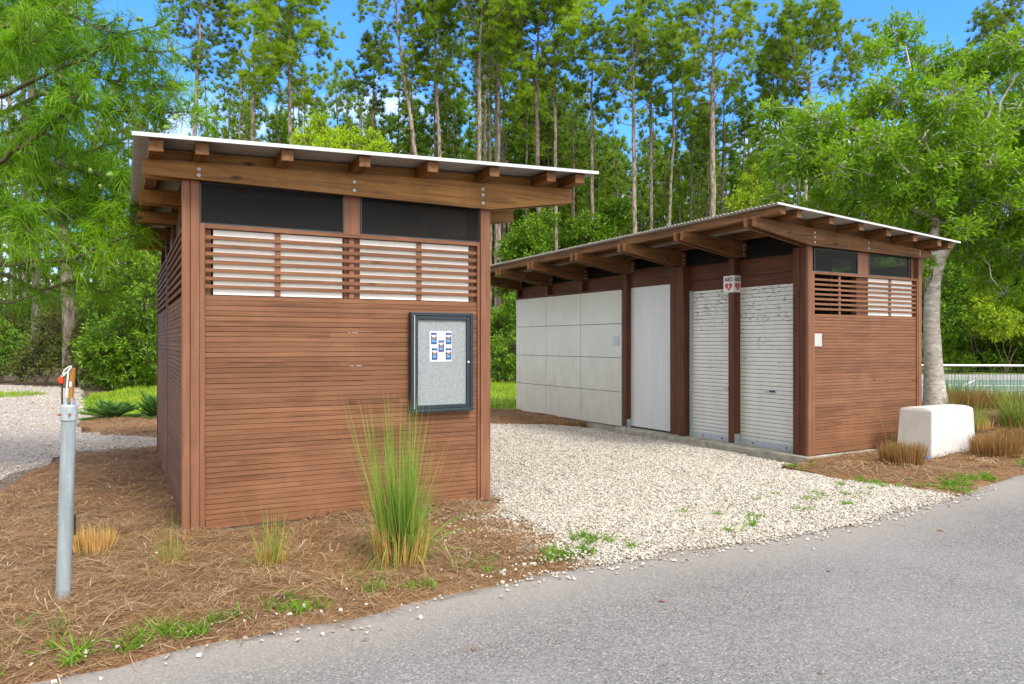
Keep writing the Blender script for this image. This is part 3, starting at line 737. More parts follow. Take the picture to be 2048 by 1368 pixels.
PR = [(-1.069, -.972), (-.742, -.647), (-.113, -.014), (.508, .608), (1.128, 1.229), (1.745, 1.848), (2.35, 2.45), (2.635, 2.736)]
for a, b in PR:
    e = ER + rs.uniform(-.008, .008); cuts = [e, 3.2 + rs.uniform(-.8, .8), LR + .35]
    for c0, c1 in zip(cuts[:-1], cuts[1:]):
        mb = MB(); V = [(x, y, z + SH * y) for x in (a, b) for y in (c0, c1 - .004) for z in (topR(x) + .006, topR(x) + .110)]
        mb.add(V, [(0, 1, 3, 2), (4, 6, 7, 5), (0, 4, 5, 1), (2, 3, 7, 6), (0, 2, 6, 4), (1, 5, 7, 3)]); mb.build('purlin', M['old_t'], shedR, bevel=.004)
for (a0, a1), (b0, b1) in zip(PR[:-1], PR[1:]):
    a, b = a1 + .001, b0 - .001
    if a < -.9: continue
    mb = MB(); mb.prism([(a, topR(a) + .002), (b, topR(b) + .002), (b, topR(b) + .10), (a, topR(a) + .10)], .0, .035); mb.build('blocking', M['old_s'], shedR)
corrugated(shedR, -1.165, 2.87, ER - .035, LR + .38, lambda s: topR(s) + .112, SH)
zr = lambda s: topR(s) + .108
mb = MB(); mb.prism([(-1.165, zr(-1.165)), (2.885, zr(2.885)), (2.885, zr(2.885) + .026), (-1.165, zr(-1.165) + .026)], ER - .052, ER - .036); mb.build('roof_flashing', M['trim'], shedR)

def frame(T0, rz): return Matrix.Translation((*T0, 0)) @ Matrix.Rotation(rz, 4, 'Z')
FL, FR = frame(LO, LT), frame(RO, RT)
def wl(m, s, t, z): return tuple(m @ Vector((s, t, z)))

# ---- small fittings
kp = thing('key_plate', 'small grey metal plate fixed on the pale wall panels', 'metal plate', wl(FR, -.014, 4.26, 1.55), RT)
mb = MB(); mb.box(-.012, 0, -.085, .085, 0, .17); mb.build('plate', M['galv'], kp, bevel=.003)
mb = MB(); mb.tube([(-.012, -.02, .09), (-.018, -.02, .09)], .025, 12); mb.build('lock_cover', M['plate'], kp)
wp = thing('blank_plate', 'blank pale plate on the clad end wall by the corner post', 'metal plate', wl(FR, .128, .016, 1.545), RT)
mb = MB(); mb.box(-.075, .075, -.010, 0, 0, .178); mb.build('plate', M['plate'], wp, bevel=.003)
for z in (.015, .163):
    mb = MB(); mb.tube([(0, -.009, z), (0, -.014, z)], .006, 6); mb.build('screw', M['galv'], wp)

# ---- heart sign folded round the shutter post
sg = thing('aed_sign', 'folded white sign with two red hearts reading AED on the shutter post', 'sign', wl(FR, 0, 1.41, 2.37), RT)
def text(body, size, mat, mw, parent):
    c = bpy.data.curves.new('lettering', 'FONT'); c.body = body; c.size = size; c.align_x = 'CENTER'; c.extrude = .0008; c.offset = .0028
    c.materials.append(mat); t_ = bpy.data.objects.new('lettering', c); COL.objects.link(t_); bpy.context.view_layer.update(); me = bpy.data.meshes.new_from_object(t_.evaluated_get(bpy.context.evaluated_depsgraph_get())); bpy.data.objects.remove(t_)
    o = bpy.data.objects.new('lettering', me); COL.objects.link(o); o.parent = parent; o.matrix_local = mw; return o
def heart(w):
    pts = []
    for i in range(40):
        a = 2 * math.pi * i / 40
        pts.append((w * .5 * math.sin(a) ** 3, w * .5 * (13 * math.cos(a) - 5 * math.cos(2 * a) - 2 * math.cos(3 * a) - math.cos(4 * a)) / 16))
    return pts
bolt = [(.022, .04), (-.02, -.004), (-.004, -.004), (-.02, -.046), (.024, .008), (.006, .008)]
H = .255
for face in (0, 1):
    if face == 0:
        mb = MB(); mb.box(-.012, -.006, -.012, .198, 0, H); pn = mb.build('panel', M['sign_white'], sg)
        X, Z, o3 = Vector((0, -1, 0)), Vector((-1, 0, 0)), Vector((-.0125, .093, 0)); wd = .21
    else:
        mb = MB(); mb.box(-.006, .135, -.012, -.006, 0, H); pn = mb.build('panel', M['sign_white'], sg)
        X, Z, o3 = Vector((1, 0, 0)), Vector((0, -1, 0)), Vector((.064, -.0125, 0)); wd = .14
    Y = Vector((0, 0, 1)); mw = Matrix((X, Y, Z)).transposed().to_4x4()
    sx = wd / .19
    def place(dx, dz): 
        m2 = mw.copy(); m2.translation = o3 + X * dx + Y * dz; return m2
    text('AED', .082, M['sign_black'], place(0, .172) @ Matrix.Diagonal((sx * .95, 1, 1, 1)), pn)
    for nm, poly, mat, lift in (('heart', [(x * sx, y) for x, y in heart(.135)], M['red'], .0012), ('bolt_symbol', [(x * sx, y) for x, y in bolt], M['sign_white'], .0024)):
        mb = MB(); mb.prism(poly, 0, lift, 'xy'); o = mb.build(nm, mat, pn); o.matrix_local = place(0, .09)

mb = MB(); mb.box(.10, .24, .18, .3, 2.60, 2.93); fan = mb.build('vent_fan', M['plate'], shedR)
mb = MB(); a_ = np.linspace(0, 2 * np.pi, 25)
for rr_ in (.05, .035, .02): mb.tube([(.17 + rr_ * math.cos(q), .174, 2.77 + rr_ * math.sin(q)) for q in a_], .006, 6, cap=False)
mb.build('fan_guard', M['frame_dark'], fan)
mb = MB(); mb.box(2.30, 2.33, .16, .2, 2.60, 2.78); mb.box(2.26, 2.30, .17, .19, 2.66, 2.70); mb.build('inner_bracket', M['galv'], shedL)
for s_, z_, l_ in ((1.36, 1.688, .10), (1.37, 1.39, .09)):
    mb = MB()
    for k_ in range(5): c_ = s_ + rs.uniform(0, l_); mb.box(c_, c_ + rs.uniform(.01, .04), .0155, .0165, z_ + rs.uniform(-.003, .001), z_ + rs.uniform(.002, .004))
    mb.build('scuff_mark', M['plate'], shedL)

# ---- notice board on the left shed
nb = thing('notice_board', 'dark framed glazed notice board with grey felt, hung on the front cladding', 'notice board', wl(FL, 1.928, .014, .945), LT)
bw, bh, bd = .632, .938, .075
mb = MB(); f = .032
for a in ((0, f, 0, bh), (bw - f, bw, 0, bh), (f, bw - f, 0, f), (f, bw - f, bh - f, bh)): mb.box(a[0], a[1], -bd, -.002, a[2], a[3])
mb.build('frame', M['frame_dark'], nb, bevel=.004)
mb = MB(); g = f + .002; d_ = .036
for a in ((g, g + d_, g, bh - g), (bw - g - d_, bw - g, g, bh - g), (g + d_, bw - g - d_, g, g + d_), (g + d_, bw - g - d_, bh - g - d_, bh - g)): mb.box(a[0], a[1], -bd + .006, -.03, a[2], a[3])
dd = mb.build('door_frame', M['frame_dark'], nb, bevel=.004)
mb = MB(); mb.box(f - .003, f + .004, -bd - .003, -bd + .012, .04, bh - .03); mb.build('hinge', M['plate'], dd)
mb = MB(); mb.tube([(bw - g - .02, -bd + .006, bh * .5), (bw - g - .02, -bd - .006, bh * .5)], .012, 12); mb.build('lock', M['plate'], dd)
mb = MB(); mb.box(g + d_, bw - g - d_, -.062, -.060, g + d_, bh - g - d_); mb.build('pane', M['board_glass'], dd)
mb = MB(); mb.box(f, bw - f, -.050, -.006, f, bh - f); mb.build('felt_backing', M['felt'], nb)
ns = thing('notice_sheet', 'white sheet with five blue printed cards pinned inside the notice board', 'notice', wl(FL, 2.118, -.0375, 1.42), LT)
sw, sh_ = .222, .288
mb = MB(); mb.box(0, sw, -.0015, 0, 0, sh_); mb.build('paper', M['paper'], ns)
for cx, cz in ((.042, .218), (.19, .218), (.117, .146), (.05, .072), (.19, .072)):
    mb = MB(); y = -.0020
    def pg(poly, mi, l): mb.prism([(cx - .0285 + a * .057, cz - .055 + b * .11) for a, b in poly], y - l * .0004, y - l * .0004 + .0003, 'xz', mi)
    pg([(0, 0), (1, 0), (1, 1), (0, 1)], 0, 0)
    pg([(.25, .86), (.78, .86), (.68, .98), (.35, .98)], 1, 1)
    pg([(.08, .8), (.92, .8), (.92, .7), (.7, .6), (.3, .6), (.08, .7)], 3, 1)
    pg([(.25, .63), (.75, .63), (.68, .56), (.5, .53), (.32, .56)], 4, 2)
    pg([(.15, .42), (.85, .49), (.85, .53), (.55, .47), (.15, .46)], 3, 1)
    pg([(.2, .2), (.8, .2), (.86, .3), (.7, .38), (.3, .38), (.14, .3)], 2, 1)
    pg([(.15, .08), (.85, .08), (.85, .14), (.15, .14)], 1, 1)
    mb.build('printed_card', [M['card_blue'], M['card_mid'], M['card_light'], M['paper'], M['card_orange']], ns)

# ------------------------------------------------------------------ gate post with hanging strap
gp = thing('gate_post', 'leaning round galvanised post in the straw, with a capped top and varnished stake', 'post', (-2.735, 4.52, 0))
lean = lambda z: np.array([.032 * z, 0, z])
def gpath(zs, dx=0, dy=0): return [lean(z) + np.array([dx, dy, 0]) for z in zs]
mb = MB(); mb.tube(gpath([-.1, .3, .6, .9, 1.14]), .0405, 24); mb.build('pipe', M['pipe'], gp, smooth=False)
mb = MB(); mb.tube(gpath([1.125, 1.13, 1.21, 1.222, 1.224]), [.043, .046, .046, .043, .002], 24); cap_ = mb.build('cap', M['galv'], gp)
for dx in (-.03, .034):
    mb = MB(); p = lean(1.165) + np.array([dx, -.042, 0]); mb.tube([p, p + np.array([0, -.012, 0])], .007, 8); mb.build('bolt', M['rust'], cap_)
mb = MB(); p = lean(1.225); mb.box(p[0] - .022, p[0] - .004, -.018, .018, 1.22, 1.262); mb.box(p[0] + .022, p[0] + .028, -.018, .018, 1.22, 1.262); mb.tube([p + np.array([-.03, 0, .012]), p + np.array([.034, 0, .012])], .006, 8); mb.build('bracket', M['galv'], gp)
mb = MB(); p0_, p1_ = np.array([.048, 0, 1.235]), np.array([.062, 0, 1.445])
def slat3(mb, a, b, w, d):
    V = []
    for c in (a, b):
        V += [c + np.array([x, y, 0]) for x, y in ((-w, -d), (w, -d), (w, d), (-w, d))]
    mb.add(V, [(0, 1, 5, 4), (1, 2, 6, 5), (2, 3, 7, 6), (3, 0, 4, 7), (0, 3, 2, 1), (4, 5, 6, 7)])
slat3(mb, p0_, p1_, .0125, .009); mb.build('stake', M['stake'], gp, bevel=.002)
mb = MB(); slat3(mb, np.array([.052, -.011, 1.33]), np.array([.054, -.011, 1.362]), .006, .002); mb.build('label_patch', M['paper'], gp)
mb = MB(); mb.tube([(.030, -.012, 1.27), (.034, -.014, 1.34), (.042, -.014, 1.42), (.047, -.012, 1.44)], .0055, 8); mb.build('cord', M['rope_white'], gp)
mb = MB()
for i in range(26):
    z = .42 + i * .0048; mb.tube([(.052 + .004 * (i % 2), .03, z), (.058 + .004 * (i % 2), .03, z + .006)], .004, 5)
mb.build('chain', M['strap'], gp)
hs = thing('hanging_strap', 'white snap hook with an orange buckle and dark strap, hung over the post stake', 'strap', (-2.735, 4.505, 0))
an = np.linspace(0, 2 * np.pi, 22)
hk = [(.047 + .021 * math.sin(a) - .6 * .020 * (1 - math.cos(a)) , 0, 1.452 - .020 * (1 - math.cos(a)) + .010 * math.sin(a)) for a in an]
mb = MB(); mb.tube(hk, .0055, 8, cap=False); mb.tube([(.026, 0, 1.414), (.016, 0, 1.40), (.006, 0, 1.392)], [.008, .007, .004], 8); mb.build('hook', M['rope_white'], hs)
mb = MB(); mb.box(-.012, .012, -.01, .01, 1.352, 1.392); mb.box(-.009, .009, -.013, .013, 1.36, 1.385); mb.build('buckle', M['orange'], hs, bevel=.003)
mb = MB(); mb.tube([(.004, 0, 1.404), (.0, 0, 1.39)], .005, 6); mb.build('swivel', M['galv'], hs)
mb = MB(); mb.tube([(-.001, .01, 1.352), (-.003, .012, 1.27), (-.006, .02, 1.20), (-.012, .03, 1.10), (-.02, .035, .8), (-.03, .035, .3)], .005, 6); mb.build('strap', M['strap'], hs)

# ------------------------------------------------------------------ white utility box
ub = thing('utility_box', 'white tapered utility box with a rounded lid and rust spots, beside the clad shed end', 'utility box', (5.70, 10.08, 0), R(30))
BW, BD = 1.10, .52
def ring(inset, z, bulge=0):
    a, b, c, d = inset[0], BW - inset[1], inset[2], BD - inset[3]
    r = .022; out = []
    for cx, cy, s in ((b - r, c + r, -90), (b - r, d - r, 0), (a + r, d - r, 90), (a + r, c + r, 180)):
        for i in range(5): t = R(s + i * 22.5); out.append((cx + r * math.cos(t), cy + r * math.sin(t), z))
    return out
rings = [ring((0, 0, 0, 0), 0), ring((0, .002, .0, .0), .03), ring((.03, .045, .012, .03), .60), ring((.034, .05, .014, .034), .655), ring((.042, .058, .035, .058), .676), ring((.05, .066, .10, .13), .694), ring((.06, .075, .17, .20), .70)]
V = np.array(rings); nr, nc = V.shape[:2]; Q = [(i * nc + j, i * nc + (j + 1) % nc, (i + 1) * nc + (j + 1) % nc, (i + 1) * nc + j) for i in range(nr - 1) for j in range(nc)]
mb = MB(); mb.add(V.reshape(-1, 3), Q); mb.add(V[-1], [(0, i, i + 1) for i in range(1, nc - 1)]); mb.build('cabinet', M['box'], ub)
mb = MB()
for x, z, a, b in ((.055, .655, .03, .014), (.10, .662, .014, .006)):
    mb.add([(x, .018, z - b), (x + a, .016, z - b * .4), (x + a * 1.6, .022, z + b * .3), (x + a * .6, .028, z + b), (x - .01, .027, z + b * .8)], [(0, 1, 2), (0, 2, 3), (0, 3, 4)])
mb.build('rust_patch', M['rust'], ub)
mb = MB()
for x in (.19, .23, .30, .33): mb.tube([(x, .022, .648), (x, .012, .646)], .006, 6)
mb.build('rivets', M['galv'], ub)
hv = thing('valve_cap', 'small blue plastic valve cap lying by the white box corner', 'valve', (5.62, 10.02, 0), R(20))
mb = MB(); mb.tube([(0, 0, 0), (0, 0, .05), (0, 0, .065)], [.035, .035, .02], 12); mb.box(-.07, .02, -.03, .02, .0, .035); mb.build('cap', M['blue_valve'], hv, bevel=.004)

# ------------------------------------------------------------------ grasses
def clump(name, label, cat, pos, r, h, n, mats, cut_h=0, cutn=0, lean_=.45, g=.35, group=None, seed=0, w=.006, dry=.3):
    rng = np.random.RandomState(seed); pos = np.array([pos[0], pos[1], pos[2] if len(pos) > 2 else 0.])
    root = thing(name, label, cat, pos, 0, group)
    if cutn:
        a = rng.uniform(0, 6.28, cutn); q_ = r * np.sqrt(rng.uniform(0, 1, cutn)); B = np.stack([q_ * np.cos(a), q_ * np.sin(a), np.zeros(cutn) - .01], 1)
        d = unit(np.stack([B[:, 0] * .2 / r, B[:, 1] * .2 / r, np.ones(cutn)], 1) + rng.normal(size=(cutn, 3)) * .075)
        mb = MB(); strands(mb, B, d, cut_h * rng.uniform(.75, 1.1, cutn), .011, 0.02, rng, 2); mb.build('straw_base', mats[1], root)
    if n:
        a = rng.uniform(0, 6.28, n); q_ = r * .7 * np.sqrt(rng.uniform(0, 1, n)); B = np.stack([q_ * np.cos(a), q_ * np.sin(a), np.zeros(n)], 1)
        d = unit(np.stack([np.cos(a) * lean_ * rng.uniform(0, 1, n) ** 2, np.sin(a) * lean_ * rng.uniform(0, 1, n) ** 2, np.ones(n)], 1) + rng.normal(size=(n, 3)) * .06)
        L = h * rng.uniform(.35, 1.08, n); gg = g * rng.uniform(0, 1.75, n) ** 4 * .5
        m_ = n // 10; a2 = rng.uniform(0, 6.28, m_); d[:m_] = unit(np.stack([np.cos(a2) * .55, np.sin(a2) * .55, np.ones(m_)], 1) + rng.normal(size=(m_, 3)) * .15); gg[:m_] = rng.uniform(.3, 1.0, m_); d[-m_:] = d[:m_]; gg[-m_:] = rng.uniform(.5, 1.3, m_)
        k = int(n * (1 - dry)); mb = MB(); strands(mb, B[:k], d[:k], L[:k], w, gg[:k], rng, 7); mb.build('blades', mats[0], root)
        mb = MB(); strands(mb, B[k:], d[k:], L[k:] * .75, w, gg[k:] * 1.6 + .1, rng, 7); mb.build('dry_blades', M['blade_dry'], root)
    return root
G = [M['blade'], M['cut']]; GY = [M['blade'], M['straw_yellow']]
clump('grass_clump', 'tallest green grass clump with a straw base, in front of the notice board wall', 'grass clump', (-.79, 5.27), .165, 1.24, 800, GY, .34, 330, .3, .5, seed=1, w=.0065, dry=.28)
clump('grass_clump', 'mid-sized green grass tuft on the straw left of the tallest clump', 'grass clump', (-1.66, 5.13), .085, .62, 170, GY, .2, 90, .42, .3, seed=2, w=.005, dry=.5)
clump('grass_clump', 'sparse thin grass tuft by the front left corner of the near shed', 'grass clump', (-2.41, 5.25), .09, .50, 130, GY, .12, 60, .6, .3, seed=3, w=.004, dry=.65)
clump('cut_grass_clump', 'yellow straw clump cut flat, behind the leaning post', 'grass clump', (-3.13, 5.55), .12, .40, 12, GY, .22, 330, .5, .3, seed=4, w=.004)
clump('cut_grass_clump', 'brown straw clump cut flat, left of the white box', 'grass clump', (5.02, 9.55), .23, .75, 26, G, .33, 900, .6, .35, seed=5)
clump('cut_grass_clump', 'brown straw clump cut flat, right of the white box', 'grass clump', (6.62, 10.15), .27, .55, 22, G, .36, 1000, .7, .3, seed=6)
clump('cut_grass_clump', 'brown straw clump at the right frame edge behind the cut clump', 'grass clump', (7.55, 10.9), .34, .6, 60, G, .36, 900, .7, .35, seed=7)
clump('grass_clump', 'brown and green grass mound behind the white box', 'grass clump', (9.0, 14.2, .30), .6, .6, 330, G, .42, 1300, .7, .5, seed=8, w=.008)
clump('grass_clump', 'bright green grass clump arching at the right frame edge above the cut straw', 'grass clump', (8.55, 12.4, .22), .42, 1.0, 700, G, .2, 200, .8, .55, seed=9, w=.009)
clump('grass_clump', 'low yellowish grass clump between the white box and the bright arching clump', 'grass clump', (7.5, 12.3, .2), .4, .62, 420, GY, .2, 260, .8, .5, seed=10, w=.008)
clump('grass_clump', 'tall wispy green grass clump in front of the tennis net', 'grass clump', (9.9, 16.3, .28), .8, .85, 330, G, .2, 100, .5, .3, seed=11, w=.009)
clump('grass_clump', 'wispy green grass tuft growing at the foot of the pale barked tree', 'grass clump', (8.9, 15.0, .36), .4, .7, 300, G, .2, 60, .5, .35, seed=12, w=.009)
clump('grass_clump', 'short green weed clump at the right frame edge over the court corner', 'grass clump', (10.4, 14.9, .3), .35, .5, 300, G, .1, 40, .9, .4, seed=13, w=.012)
def palm(label, pos, r, n, seed):
    rng = np.random.RandomState(seed); root = thing('palmetto', label, 'palmetto', (*pos, 0), 0, 'palmettos in front of the lawn'); mb = MB()
    for i in range(n):
        a = rng.uniform(0, 6.28); el = rng.uniform(.25, 1.3); d = np.array([math.cos(a) * math.cos(el), math.sin(a) * math.cos(el), math.sin(el)]); L = r * rng.uniform(.75, 1.1)
        u = np.linspace(.2, 1, 12); P = u[:, None] * d * L; P[:, 2] -= .22 * L * u ** 2
        sd = unit(np.cross(d, [0, 0, 1.])); 
        for s in (-1, 1): strands(mb, P, unit(np.tile(d * .8, (12, 1)) + s * sd + np.array([0, 0, .25])), .22 * r / .5 * (1.15 - u * .6), .02, .15, rng, 2)
        mb.tube([(0, 0, 0), P[4], P[-1]], .006, 3)
    mb.build('fronds', M['palm'], root)
palm('low spiky palmetto on the mulch, nearer the gravel track', (-8.2, 15.2), .62, 26, 1)
palm('low spiky palmetto on the mulch, nearest the shed wall', (-7.35, 15.3), .7, 26, 2)

# ---- loose straw, stones and verge weeds: nobody could count them
rng = np.random.RandomState(5)
def scatter(poly, n, margin=0):
    P = np.array(poly); lo, hi = P.min(0), P.max(0); out = []
    while sum(map(len, out)) < n:
        q_ = lo + (hi - lo) * rng.rand(n * 2, 2); q_ = q_[inside(q_, poly)]; out.append(q_)
    return np.concatenate(out)[:n]
def clipcam(P, lim=11):
    """keep the part of the ground the photo can see, with a step to each side"""
    return P[(np.abs(P[:, 0]) < P[:, 1] * .80 + 1.0) & (P[:, 1] > 2.5) & (P[:, 1] < lim)]
def straw(poly, n, lim, w, L, name, clearshed=True):
    P = clipcam(scatter(poly, n), lim)
    P = P[vnoise(P, 3.0, 77) + .35 * rng.rand(len(P)) > .3]
    P = P + rng.normal(size=P.shape) * .06
    k = len(P); a = vnoise(P, 1.4, 55) * 9 + rng.normal(size=k) * .9
    ef = np.clip(edge_dist(P, poly) / .3, 0, 1) * inside(P, poly)
    kf = np.clip(edge_dist(P, poly) / .5, 0, 1) * inside(P, poly)
    z = ground_h(P) + .018 + .05 * kf * (vnoise(P, 2.6, 3) + .5 * vnoise(P, 2.6 * 2.3, 5)) + rng.rand(k) * (.012 + .03 * ef)
    d = unit(np.stack([np.cos(a), np.sin(a), rng.normal(size=k) * .13 * (.25 + .75 * ef)], 1)); B = np.column_stack([P, z]) - d * L / 2
    Ls = L * rng.uniform(.4, 1.3, k)
    mb = MB(); strands(mb, B, d, Ls, w, .12 * rng.rand(k), rng, 3, flat=True, wob=.07); return mb
def mk_straw():
    n = NT('fallen_pine_straw'); r = n.isl(); c = n.ramp(r, [(0, (.07, .034, .016)), (.3, (.22, .12, .05)), (.55, (.39, .255, .14)), (.85, (.54, .42, .27)), (1, (.36, .17, .05))])
    p = n.noise(n.coord(), 1.1, 3); c = n.mix(n.val(p, .42, .68, 0, .5), c, (.33, .17, .055)); n.base(c); n.set(Roughness=.8); n.b.inputs['Specular IOR Level'].default_value = .2; return n.m
strawM = mk_straw()
tag(straw(ML, 230000, 7.2, .0019, .15, '').build('pine_straw', strawM), kind='stuff')
tag(straw(ML, 26000, 12, .006, .2, '').build('pine_straw', strawM), kind='stuff')
tag(straw(right_bed, 42000, 15, .006, .2, '').build('pine_straw', strawM), kind='stuff')
tag(straw(back_bed + [], 4000, 18, .008, .22, '').build('pine_straw', strawM), kind='stuff')
tag(straw(back_mulch, 9000, 18, .008, .22, '').build('pine_straw', strawM), kind='stuff')

def mk_stone():
    n = NT('limestone_chips'); r = n.isl(); c = n.ramp(r, [(0, (.17, .13, .09)), (.14, (.38, .33, .265)), (.5, (.53, .495, .425)), (1, (.66, .635, .57))])
    n.base(c); n.set(Roughness=.9); return n.m
stoneM = mk_stone()
P = clipcam(scatter(court, 560000), 15.5)
P = P[rng.rand(len(P)) < np.clip(9.5 / P[:, 1] ** 1.15, .12, 1)]
# thin out the ragged margins
ed_ = edge_dist(P, court); er_ = edge_dist(P, RE, False); P = P[(er_ < .4) | (ed_ > .12) | (rng.rand(len(P)) < ed_ / .12)]; P = P + rng.normal(size=P.shape) * np.where(edge_dist(P, REr, False) < .15, .035, 0)[:, None]
mb = MB(); stones(mb, np.column_stack([P, .012 + court_dip(P) + .03 * vnoise(P, 1.4, 3) * np.clip(edge_dist(P, court) / .4, 0, 1) + .014 * rng.rand(len(P))]), .0050 * rng.uniform(.45, 1.9, len(P)) * (1 + .05 * P[:, 1]), rng)
# strays on the straw beside the gravel and along the tarmac edge
S1 = np.array(along(.0, 5.2)); S1 = S1[rng.randint(0, len(S1), 900)] + np.column_stack([rng.normal(size=900) * .1, rng.normal(size=900) * .1 + .0])
S2 = np.array([(.55, 5.6), (.3, 6.0), (.1, 6.5), (.75, 5.5)])[rng.randint(0, 4, 1500)] + np.abs(rng.normal(size=(1500, 2))) * np.array([-.35, .1]) + rng.normal(size=(1500, 2)) * .12
S3 = np.array(along(-3, 1)); S3 = S3[rng.randint(0, len(S3), 160)] + rng.normal(size=(160, 2)) * .12
S4 = scatter(ML, 500); S4 = clipcam(S4); S5 = clipcam(scatter(right_bed, 900), 14)
S = np.concatenate([S1, S2, S3, S4, S5]); stones(mb, np.column_stack([S, .012 + .05 * inside(S, ML) + ground_h(S)]), .0085 * rng.uniform(.4, 1.6, len(S)), rng)
tag(mb.build('gravel', stoneM), kind='stuff')
P = clipcam(scatter(path, 26000), 27); mb = MB(); stones(mb, np.column_stack([P, .04 + .02 * rng.rand(len(P))]), .013 * rng.uniform(.5, 1.5, len(P)), rng)
tag(mb.build('gravel', stoneM), kind='stuff')

def tufts(C, n, h, w, spread=.6, seed=0, zz=0.):
    r2 = np.random.RandomState(seed); k = len(C); h = h * np.repeat(np.where((C[:, 1] > 6.5) & (C[:, 0] < 4.6), .5, 1.), n); B = np.repeat(np.column_stack([C, ground_h(C) + zz]), n, 0); B[:, :2] += r2.normal(size=(k * n, 2)) * .03
    d = unit(np.column_stack([r2.normal(size=(k * n, 2)) * spread, np.ones(k * n)])); return B, d, h * r2.uniform(.4, 1.2, k * n) * np.repeat(r2.uniform(.5, 1.2, k), n), w, .35 * r2.rand(k * n)
mb = MB()
cs = []
for (x0, y0, x1, y1, k, sp) in ((-2.55, 3.55, -1.6, 4.12, 20, .07), (-1.5, 4.3, -1.1, 4.5, 8, .05), (-1.0, 4.75, -.4, 5.05, 9, .12), (-.35, 5.15, -.1, 5.35, 4, .06), (.2, 5.35, .55, 5.6, 12, .06), (1.6, 6.6, 3.4, 7.6, 14, .28), (3.0, 7.6, 4.7, 8.4, 34, .22), (4.6, 8.05, 5.6, 8.75, 26, .12), (6.2, 9.3, 7.6, 10.2, 10, .1), (.45, 5.75, .9, 6.0, 6, .1), (-2.9, 4.0, -2.2, 4.1, 5, .15), (3.2, 9.2, 4.1, 9.9, 6, .1)):
    t = rng.rand(k, 1); cs.append(np.array([[x0, y0]]) + t * np.array([[x1 - x0, y1 - y0]]) + rng.normal(size=(k, 2)) * sp)
cs = np.concatenate(cs); strands(mb, *tufts(cs, 26, .125, .008, .85, 3, .03), rng, 3)
tag(mb.build('verge_grass', M['weed']), kind='stuff')
# flat brown leaves lying about
mb = MB(); q_ = np.array([(-2.62, 4.42), (-2.3, 4.6), (-1.75, 4.35), (-1.7, 4.55), (-.3, 5.2), (.1, 6.3), (-.2, 6.4), (1.3, 9.5), (2.0, 7.9), (-2.2, 5.0), (-.9, 5.0), (2.9, 8.9), (-1.9, 4.1), (-2.45, 4.05), (.5, 6.1), (-2.75, 4.3), (-.2, 3.9), (.9, 4.6), (2.2, 5.2), (3.6, 6.3), (1.5, 3.6), (4.6, 6.6), (-.8, 4.0)])
k = len(q_); leaves(mb, np.column_stack([q_, np.where(inside(q_, road_poly), .006, .06 - .02 * (q_[:, 1] > 5.9))]), unit(np.column_stack([rng.normal(size=(k, 2)), np.zeros(k)])), .07 * rng.uniform(.5, 1.1, k), .028, rng, .02)
tag(mb.build('leaf_litter', plain('dead_leaf', (.24, .12, .06), .8, 0, .5, 9)), kind='stuff')
# lawns
for nm, poly, n in (('lawn_grass', lawn1, 30000), ('lawn_grass', lawn2, 3500)):
    P = scatter(poly, n); P = P[(np.abs(P[:, 0]) < P[:, 1] * .8)]; k = len(P)
    d = unit(np.column_stack([rng.normal(size=(k, 2)) * .5, np.ones(k)])); mb = MB(); strands(mb, np.column_stack([P, np.full(k, .03)]), d, .13 * rng.uniform(.5, 1.4, k), .022, .2, rng, 2)
    tag(mb.build(nm, M['grass']), kind='stuff')

# ------------------------------------------------------------------ trees
def limb(mb, a, b, r0, r1, rng, sag=0., n=5, k=5):
    u = np.linspace(0, 1, n)[:, None]; L = np.linalg.norm(np.array(b) - a)
    P = np.array(a) + u * (np.array(b) - a) + np.array([0, 0, sag]) * L * np.sin(u * np.pi) + np.vstack([np.zeros(3), rng.normal(size=(n - 2, 3)) * L * .035, np.zeros(3)])
    mb.tube(P, np.linspace(r0, r1, n), k, cap=False); return P

